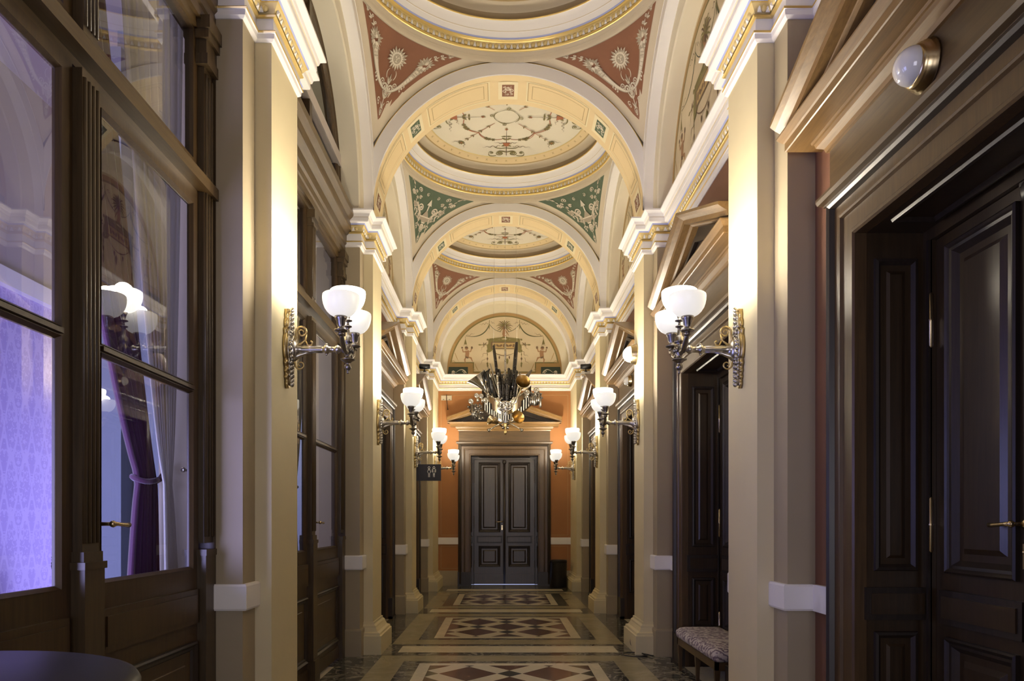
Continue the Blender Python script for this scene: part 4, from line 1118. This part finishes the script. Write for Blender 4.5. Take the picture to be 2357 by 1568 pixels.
for sx in (-1,1):
    side='left' if sx<0 else 'right'
    for i in (0,1,2,3,4):
        lab={0:'three-bowl bronze wall sconce on the %s pilaster beside the viewer',
             1:'large nearest three-bowl bronze wall sconce on the %s, with lit white glass bowls',
             2:'three-bowl bronze wall sconce on the second pilaster visible on the %s',
             3:'three-bowl bronze wall sconce on the third pilaster on the %s',
             4:'smallest and farthest bronze wall sconce on the %s, beside the orange end wall'}[i]%side
        if i==0: continue
        r=copy_tree(scp) if used else scp; used=True
        r.name='wall_sconce'
        r.location=(sx*W*S,(YN[i]+PW/2)*S,2.17*S); r.rotation_euler=(0,0,-PI/2 if sx>0 else PI/2)
        tag(r,lab,'wall lamp','bronze wall sconces along the corridor pilasters')
        yl=YN[i]+PW/2
        for off,zo,e in ((0,.208,E_POINT*1.3),(-.175,.132,E_POINT*.85),(.175,.132,E_POINT*.85)):
            d=bpy.data.lights.new('sconce_light','POINT'); d.energy=e; d.color=(1.0,.88,.70); d.shadow_soft_size=.05*S
            o=bpy.data.objects.new('sconce_light',d); COL.objects.link(o); o.location=(sx*(W-.345)*S,(yl+off)*S,(2.17+zo+.110)*S)
# ------------------------------------------------------------------ globe lamps on the door friezes
def globe_lamp(loc,rz,on,lab,k=1.0):
    root=empty('globe_lamp',loc,rz,lab,'lamp')
    m=MB(); m.lathe([(.088*k,0),(.090*k,-.006*k),(.082*k,-.014*k),(.084*k,-.022*k),(.076*k,-.030*k),(.077*k,-.038*k),(.070*k,-.048*k),(.066*k,-.052*k)],(0,0,0),24,0,'y'); m.build('brass_mount',M['brass'],root)
    m=MB(); rows=[]; m.ball((0,-.052*k,0),(.066*k,.062*k,.066*k),24,14); m.build('glass_globe',M['globe_on'] if on else M['globe'],root)
    return root
globe_lamp((WL-.03,YB[0]+.09,2.85),-PI/2,False,'unlit white glass and brass lamp on the wooden frieze above the nearest right door')
globe_lamp((WL-.03,YB[2],2.86),-PI/2,False,'small white glass and brass lamp above the third right door',.8)
globe_lamp((W,YN[2]+.38,2.86),-PI/2,True,'glowing round wall lamp with brass back plate on the second right pilaster',1.15)
# ------------------------------------------------------------------ security cameras
def cctv(loc,rz,lab,k=1):
    root=empty('security_camera',loc,rz,lab,'security camera','black security cameras above the far doors')
    m=MB(); m.tube([(-.085*k,0,0),(-.07*k,0,0),(.075*k,0,-.008*k),(.085*k,0,-.008*k)],[.034*k,.042*k,.042*k,.032*k],12); m.build('camera_body',M['black'],root)
    m=MB(); m.tube([(0,0,-.03*k),(0,.0,-.075*k)],.010*k,8); m.lathe([(.024*k,-.085*k),(.024*k,-.075*k)],(0,0,0),12); m.build('bracket',M['black'],root)
    m=MB(); m.lathe([(.022*k,0),(.018*k,.004*k)],(.085*k,0,-.008*k),12,0,'x'); m.build('lens',M['globe'],root)
cctv((-1.27,YB[3],3.668),0,'black security camera on top of the far left door pediment')
cctv((1.27,YB[3],3.668),PI,'black security camera on top of the far right door pediment')
root=empty('ceiling_spotlight',(-WL+.08,YB[3]+.02,2.83),0,'small black spot camera on the frieze of the far left door','security camera')
m=MB(); m.tube([(-.045,0,.03),(.0,0,.02),(.03,0,0)],[.025,.03,.03],12); m.ball((.03,-.0,0),.03,12,8); m.build('housing',M['black'],root)
m=MB(); m.ball((.045,-.018,-.006),.013,8,6); m.build('lens',M['globe'],root); root.name='spot_camera'
# ------------------------------------------------------------------ toilet sign
root=empty('toilet_sign',(-WL,10.5,1.92),0,'black hanging toilet sign with white figures of a woman and a man','sign')
m=MB(); m.box(-.0,.555,-.008,.008,-.118,.118,0); m.build('sign_board',M['signb'],root)
m=MB(); y=-.010
def pic(x,fem):
    m.tube([(x+.013*math.cos(a),y,.070+.015*math.sin(a)) for a in [2*PI*k/16 for k in range(17)]],.0035,5,0)
    if fem:
        m.tube([(x-.006,y,.054),(x-.012,y,.035),(x-.024,y,.008),(x-.012,y,-.003),(x-.010,y,-.012)],.004,5); m.tube([(x+.006,y,.054),(x+.012,y,.035),(x+.024,y,.008),(x+.012,y,-.003),(x+.010,y,-.012)],.004,5)
        m.tube([(x-.012,y,.036),(x+.012,y,.036)],.003,5)
    else:
        m.tube([(x-.008,y,.052),(x-.024,y,.044),(x-.026,y,.004)],.004,5); m.tube([(x+.008,y,.052),(x+.024,y,.044),(x+.026,y,.004)],.004,5)
        m.tube([(x-.013,y,.032),(x-.013,y,-.006),(x+.013,y,-.006),(x+.013,y,.032)],.004,5)
    for s_ in (-1,1): m.tube([(x+s_*.008,y,-.012),(x+s_*.008,y,-.066)],.0045,5)
pic(.385,True); pic(.455,False); m.build('pictogram',M['signw'],root)
m=MB(); m.box(-.0,.012,-.02,.02,-.13,.13,0); m.build('bracket',M['steel'],root)
# ------------------------------------------------------------------ waste bin
root=empty('waste_bin',(1.0,YE-.32,0),0,'dark cylindrical waste bin beside the end door','waste bin')
m=MB(); m.lathe([(.15,0),(.155,.01),(.155,.49),(.158,.495),(.158,.505),(.148,.505),(.146,.49),(.155,.05),(.0,.045)],(0,0,0),32,0); m.build('bin_body',M['black'],root)
m=MB(); m.lathe([(.156,.46),(.160,.464),(.160,.477),(.156,.482)],(0,0,0),32,0,cap=False); m.build('rim',M['tabletop'],root)
# ------------------------------------------------------------------ switch plates on end wall
for k,x in enumerate((-1.155,-1.045)):
    root=empty('switch_plate',(x,YE,3.565),0,('left one' if k==0 else 'right one')+' of two small ivory sockets high on the orange end wall','switch plate','ivory plates high on the end wall')
    m=MB(); m.box(-.045,.045,-.012,0,-.045,.045,0); m.box(-.032,.032,-.018,-.012,-.030,.034,0); m.build('plate',M['plastic'],root)
    m=MB(); m.box(-.012,.012,-.020,-.016,-.036,-.026,0); m.build('switch_button',M['black'],root)
m=MB(); m.tube([(-1.10,YE-.015,3.63),(-1.095,YE-.015,3.50),(-1.075,YE-.015,3.36)],.005,6); m.ball((-1.075,YE-.018,3.35),.012,8,6)
tag(m.build('hanging_cable',M['black']),'short dark cable hanging between the two ivory plates','cable')
# ------------------------------------------------------------------ bench
UP=mat('woven_upholstery',(.5,.45,.5),.8); t=NT(UP); v=t.pos((1,1,1)); 
w_=t.n('ShaderNodeTexWave',wave_type='BANDS',bands_direction='DIAGONAL'); w_.inputs['Scale'].default_value=9; w_.inputs['Distortion'].default_value=9; w_.inputs['Detail'].default_value=2; w_.inputs['Detail Scale'].default_value=2.2; t.l(v,w_.inputs['Vector'])
t.l(t.ramp(w_.outputs['Fac'],[(.30,(.22,.17,.20)),(.55,(.55,.50,.50)),(.8,(.66,.60,.56))]),t.b.inputs['Base Color']); t.bump(w_.outputs['Fac'],.25,.004)
root=empty('upholstered_bench',(1.56,5.50,0),0,'low wooden bench with patterned cushion in the second right doorway','bench')
m=MB(); x0,x1,y0,y1=-.19,.19,-.55,.55
def rr(x0,x1,y0,y1,r,n=5):
    P=[]
    for cx,cy,a in ((x1-r,y1-r,0),(x0+r,y1-r,PI/2),(x0+r,y0+r,PI),(x1-r,y0+r,1.5*PI)):
        for k in range(n+1): P.append((cx+r*math.cos(a+PI/2*k/n),cy+r*math.sin(a+PI/2*k/n)))
    return P
rows=[]
for ins,z_ in ((.012,.270),(.0,.285),(-.006,.31),(.0,.335),(.018,.352),(.05,.362),(.10,.366),(.15,.368)):
    rows.append([(x,y,z_) for x,y in rr(x0+ins,x1-ins,y0+ins,y1-ins,max(.008,.035-ins*.1))])
ids=m.grid(rows,0,True,True); m.face(ids[-1],0); m.face(ids[0][::-1],0); m.build('cushion',UP,root)
m=MB(); m.box(x0+.01,x1-.01,y0+.01,y0+.035,.215,.27,0); m.box(x0+.01,x1-.01,y1-.035,y1-.01,.215,.27,0); m.box(x0+.01,x0+.035,y0+.01,y1-.01,.215,.27,0); m.box(x1-.035,x1-.01,y0+.01,y1-.01,.215,.27,0); m.box(x0+.02,x1-.02,y0+.02,y1-.02,.255,.27,0)
m.build('seat_frame',M['wood'],root)
for yy in (y0+.04,-.02,y1-.04):
    for xx in (x0+.028,x1-.028):
        m=MB(); rows=[]
        for z_,w in ((0,.011),(.10,.013),(.215,.019)): rows.append([(xx+a*w,yy+b*w,z_) for a,b in ((-1,-1),(1,-1),(1,1),(-1,1))])
        ids=m.grid(rows,0,False,True); m.face(ids[0][::-1],0); m.face(ids[-1],0); m.build('leg',M['wood'],root)
# ------------------------------------------------------------------ round table, near left
root=empty('round_table',(-.905,.97,0),0,'round black-topped table in the bottom left foreground','table')
m=MB(); m.lathe([(.0,.965),(.30,.965),(.316,.97),(.323,.978),(.323,.988),(.318,.996),(.306,1.0),(.0,1.0)],(0,0,0),64,0); m.build('tabletop',M['tabletop'],root)
m=MB(); m.lathe([(.03,.03),(.022,.10),(.022,.88),(.05,.94),(.12,.965)],(0,0,0),20,0); m.build('pedestal',M['black'],root)
m=MB(); m.lathe([(.22,0),(.22,.012),(.06,.03),(.03,.04)],(0,0,0),32,0); m.build('base',M['black'],root)
# ------------------------------------------------------------------ floor cable by right pier
m=MB()
pts=[(1.30,6.60,.012),(1.24,6.72,.010),(1.14,6.80,.010),(1.05,6.74,.010),(1.06,6.64,.010),(1.16,6.58,.010),(1.25,6.63,.010),(1.20,6.80,.02),(1.17,6.98,.05),(1.172,7.02,.10)]
m.tube(smooth(pts),.006,6); tag(m.build('floor_cable',M['black']),'thin black cable looped on the marble floor at the foot of the right pilaster','cable')
# ------------------------------------------------------------------ hanging sculpture of musical instruments
YC=11.0
K=YC/1690.0                      # metres per pixel of the sculpture plane, used to keep proportions
ZC=CZ+(1200-930)*K               # hanging height of its centre
root=empty('instrument_sculpture',(.0,YC,ZC),0,'hanging metal sculpture of musical instruments and a curved keyboard before the end door','sculpture')
XO=CX+(1163-1152.5)*K
def Q(px,py,y=0): return (XO+(px-1163)*K,y,(930-py)*K)   # photo measurement -> sculpture coordinates
ST_=M['steel']; DK=M['darkmetal']
# curved keyboard ribbon
m=MB(); 
N=40
def rib(t,v):   # t -1..1 , v 0 bottom..1 top
    x=t*(54 if t<0 else 60); rise=(34 if t<0 else 44)*abs(t)**1.45; h=42+4*abs(t)
    y=-.24*(1-t*t)+.10
    return Q(1163+x,976-rise-h*v,y-.05*v)
for off in (0,.02):
    m.grid([[ (rib(-1+2*i/N,j/4)[0],rib(-1+2*i/N,j/4)[1]+off,rib(-1+2*i/N,j/4)[2]) for j in range(5)] for i in range(N+1)],0,True)
kb=m.build('keyboard_band',ST_,root)
for i in range(38):
    t0=-.93+1.86*i/38; m=MB(); t1=t0+1.86/38*.74
    v0,v1=(.10,.36) if abs(t0)<.62 else (.08,.62)
    a,b,c,d=rib(t0,v0),rib(t1,v0),rib(t1,v1),rib(t0,v1)
    m.prism([0,1,2,3],lambda k,h,q=(a,b,c,d):(q[k][0],q[k][1]-.004-h,q[k][2]),0,.006,0)
    m.build('piano_key',M['white2'] if i%2 else M['black'],kb)
m=MB()
for k in range(9): m.ball(rib(-.72+.16*k,1.02),(.022,.02,.02),8,6)
m.tube([rib(-.9+1.8*k/20,1.0) for k in range(21)],.012,6); m.build('clasp_rail',ST_,kb)
# double ring ornament
m=MB()
def torus(m,c,R,r,ax='y',n=24,mi=0,sq=1):
    m.tube([(c[0]+R*math.cos(a),c[1],c[2]+sq*R*math.sin(a)) for a in [2*PI*k/n for k in range(n+1)]],r,8,mi)
torus(m,Q(1163,939,-.16),.105,.018,sq=.62); torus(m,Q(1156,940,-.19),.036,.012); torus(m,Q(1169,938,-.19),.040,.013)
m.ball(Q(1161,951,-.17),.02,10,6); m.ball(Q(1167,951,-.17),.018,10,6)
m.build('double_ring',ST_,root)
def horn(name,mouth,tail,R,matl,n=24,pw=3.2):
    m=MB(); a=Vector(mouth); b=Vector(tail); d=(b-a); L=d.length; d.normalize(); u=d.orthogonal().normalized(); v=d.cross(u)
    rows=[]
    for k in range(15):
        t=k/14; r=R*((1-t)**pw)+.010
        p=a+d*L*t*(t if t<.5 else 1)*1.0 if False else a+d*L*t
        rows.append([p+(u*math.cos(2*PI*j/n)+v*math.sin(2*PI*j/n))*r for j in range(n)])
    m.grid(rows,0,True,True)
    rows=[[ (a+d*L*.0)+(u*math.cos(2*PI*j/n)+v*math.sin(2*PI*j/n))*(R+.01) for j in range(n)],[ (a+d*.006)+(u*math.cos(2*PI*j/n)+v*math.sin(2*PI*j/n))*(R*1.03+.01) for j in range(n)]]
    m.grid(rows,0,True,True)
    return m.build(name,matl,root)
horn('horn_bell',Q(1095,866,-.02),Q(1132,918,.05),.165,ST_,pw=2.2)
horn('horn_bell',Q(1203,885,-.26),Q(1194,905,.10),.095,M['brass'],pw=2.0)
horn('horn_bell',Q(1192,966,-.30),Q(1168,978,.0),.088,M['brass'],pw=2.0)
horn('horn_bell',Q(1131,966,-.10),Q(1158,982,.05),.080,M['brass'],pw=2.4)
for s_ in (-1,1):
    m=MB(); m.tube([Q(1163+s_*4,974,-.05),Q(1163+s_*16,979,-.1),Q(1163+s_*34,991,-.14)],[.012,.010,.010],8)
    m.tube([Q(1163+s_*33,990,-.14),Q(1163+s_*36,992.5,-.16),Q(1163+s_*37.5,994,-.175)],[.010,.018,.028],12); m.ball(Q(1163+s_*37.3,993.8,-.172),.018,8,6)
    m.build('trumpet_tube',M['bronze'],root)
m=MB(); c=Q(1163,968,-.05); m.lathe([(.0,-.14),(.018,-.13),(.026,-.10),(.014,-.06),(.010,-.045),(.018,-.035),(.024,.0),(.03,.06),(.0,.08)],Q(1163,981,-.08),14); m.build('pendant_drop',M['goldm'],root)
m=MB()
m.tube([Q(1155,986,-.04),Q(1163,983,-.04),Q(1171,986,-.04)],[.024,.012,.024],8); torus(m,Q(1163,984,-.04),.03,.008)
m.build('valve_cluster',DK,root)
# sheaf of flutes, clarinets and bows
rnd=random.Random(11)
spec=[(1107,862,1140,925,.010,ST_),(1112,850,1143,927,.012,ST_),(1123,845,1150,920,.010,M['bronze']),(1128,838,1152,915,.010,M['bronze']),(1136,795,1149,900,.024,M['ebony']),(1189,790,1180,900,.030,M['ebony']),(1163,790,1163,915,.016,ST_),(1148,850,1155,910,.030,M['ebony']),(1176,850,1172,912,.028,M['ebony'])]
for a,b,c,d,r,mt in spec:
    m=MB(); p,q=Q(a,b,rnd.uniform(-.06,.06)),Q(c,d,rnd.uniform(-.05,.03))
    n=6; P=[Vector(p).lerp(Vector(q),k/n) for k in range(n+1)]
    m.tube(P,[r*(.75 if k in(0,) else 1.0) for k in range(n+1)],8)
    for k in (2,3,4): m.ball(tuple(P[k]+Vector((0,-r,0))),r*.7+.004,7,5)
    m.build('flute',mt,root)
for k in range(30):
    x=1127+k*2.25+rnd.uniform(-1,1); top=rnd.uniform(862,905)-14*(1-abs(k-15)/15); fan=(x-1163)*.25
    m=MB(); y=rnd.uniform(-.12,.14); r=rnd.uniform(.009,.020)
    p,q=Vector(Q(x+fan,top,y)),Vector(Q(x-fan*.5,935,y*.5)); n=5
    P=[p.lerp(q,j/n) for j in range(n+1)]; m.tube(P,[r*1.3]+[r]*(n),8)
    for j in (1,3): m.lathe([(r,-.01),(r*1.5,-.006),(r*1.5,.006),(r,.01)],tuple(P[j]),8)
    m.ball(tuple(p+Vector((0,0,.01))),r*1.5,7,5)
    m.build('clarinet',M['ebony'] if k%3 else (ST_ if k%2 else DK),root)
# curved horn blade and bow
m=MB(); m.tube([Q(1128,850,-.03),Q(1121,858,-.03),Q(1122,872,-.03),Q(1130,880,-.03),Q(1132,905,-.03)],[.006,.03,.04,.03,.02],10); m.build('curved_horn',M['black'],root)
m=MB(); m.tube([Q(1196,895,-.1),Q(1197,905,-.14),Q(1190,918,-.16),Q(1186,930,-.15),Q(1180,934,-.15),Q(1174,936,-.15)],[.02,.018,.016,.018,.014,.012],10); m.tube([Q(1197,860,-.05),Q(1194,874,-.05),Q(1193,890,-.05)],[.018,.014,.012],8); m.build('curved_pipe',ST_,root)
m=MB(); m.tube([Q(1224,852,0),Q(1213,866,0),Q(1206,880,0)],[.012,.03,.025],8); m.build('bassoon_end',M['darkmetal'],root)
# side clusters of scroll heads (left) and pipes (right)
for (x,y,r) in ((1084,924,.040),(1097,911,.036),(1108,912,.036),(1117,920,.028)):
    m=MB(); torus(m,Q(x,y,-.02),r*.62,r*.42,n=16); m.ball(Q(x,y,-.03),r*.35,8,6); m.tube([Q(x+1,y+4,-.01),Q(x+4,y+14,.0)],[r*.5,r*.7],8); m.build('violin_scroll',M['bronze'] if x!=1108 else ST_,root)
m=MB()
for k in range(46):
    t=rnd.random(); x=1078+t*26+rnd.uniform(-4,8); y=932+rnd.random()*30*(.4+t); m.ball(Q(x,y,rnd.uniform(-.05,.05)),(rnd.uniform(.012,.03),.03,rnd.uniform(.012,.035)),7,5)
m.tube([Q(1086,935),Q(1091,968)],[.05,.012],8); m.build('saxophone_keys',M['darkmetal'],root)
for k in range(6):
    m=MB(); x=1222+k*4.6; m.tube([Q(x,905,rnd.uniform(-.03,.03)),Q(x-1,934+rnd.uniform(-3,4),0)],[.013,.016],8); m.lathe([(.018,0),(.024,.006),(.018,.012)],Q(x,908+rnd.uniform(-2,6),0),8); m.build('organ_pipe',[DK,ST_,M['bronze']][k%3],root)
for (x,y,r) in ((1213,904,.045),(1234,899,.042)):
    m=MB(); torus(m,Q(x,y,-.02),r*.62,r*.40,n=16); m.ball(Q(x,y,-.03),r*.35,8,6); m.tube([Q(x,y+4),Q(x,y+12)],[r*.6,r*.8],8); m.build('violin_scroll',M['bronze'],root)
m=MB()
for k in range(22): m.ball(Q(rnd.uniform(1220,1247),rnd.uniform(903,918),rnd.uniform(-.04,.04)),(.02,.02,.016),7,5)
m.build('trumpet_valves',DK,root)
m=MB(); m.ball(Q(1146,925,-.14),(.05,.02,.035),8,6); m.ball(Q(1182,921,-.12),(.03,.02,.03),8,6)
for k in range(6): m.ball(Q(1140+k*3,920+rnd.uniform(-2,6),-.14),(.018,.014,.012),7,5)
m.build('flower_ornament',ST_,root)
# body holding everything and suspension wires up to the vault
m=MB(); m.ball(Q(1163,935,.03),(.24,.10,.14),20,12); m.build('core',M['ebony'],root)
for px in (1136,1163,1190):
    m=MB(); p=Q(px,800 if px!=1163 else 790,.0); m.tube([p,(p[0]*.9,p[1],5.935-ZC)],.0014,5); m.build('suspension_wire',ST_,root)
# ------------------------------------------------------------------ chair back and sofa end glimpsed through the near glass
root=empty('chair',(-3.12,5.02,0),2.12,'dark chair back glimpsed through the near glazed door','chair')
m=MB(); rows=[]
m.box(-.2,.2,-.015,.015,.55,.90,0); m.lathe([(.018,.45),(.018,.90),(.024,.93),(.014,.95),(.022,.97),(.0,1.0)],(-.2,0,0),10); m.lathe([(.018,.45),(.018,.90),(.024,.93),(.014,.95),(.022,.97),(.0,1.0)],(.2,0,0),10); m.build('backrest',M['black'],root)
m=MB(); m.box(-.22,.22,-.42,.02,.42,.48,0); m.build('seat',M['black'],root)
for a,b in ((-.19,-.39),(.19,-.39),(-.19,0),(.19,0)):
    m=MB(); m.box(a-.018,a+.018,b-.018,b+.018,0,.50 if b==0 else .43,0); m.build('leg',M['black'],root)
print('objects',len(bpy.data.objects))
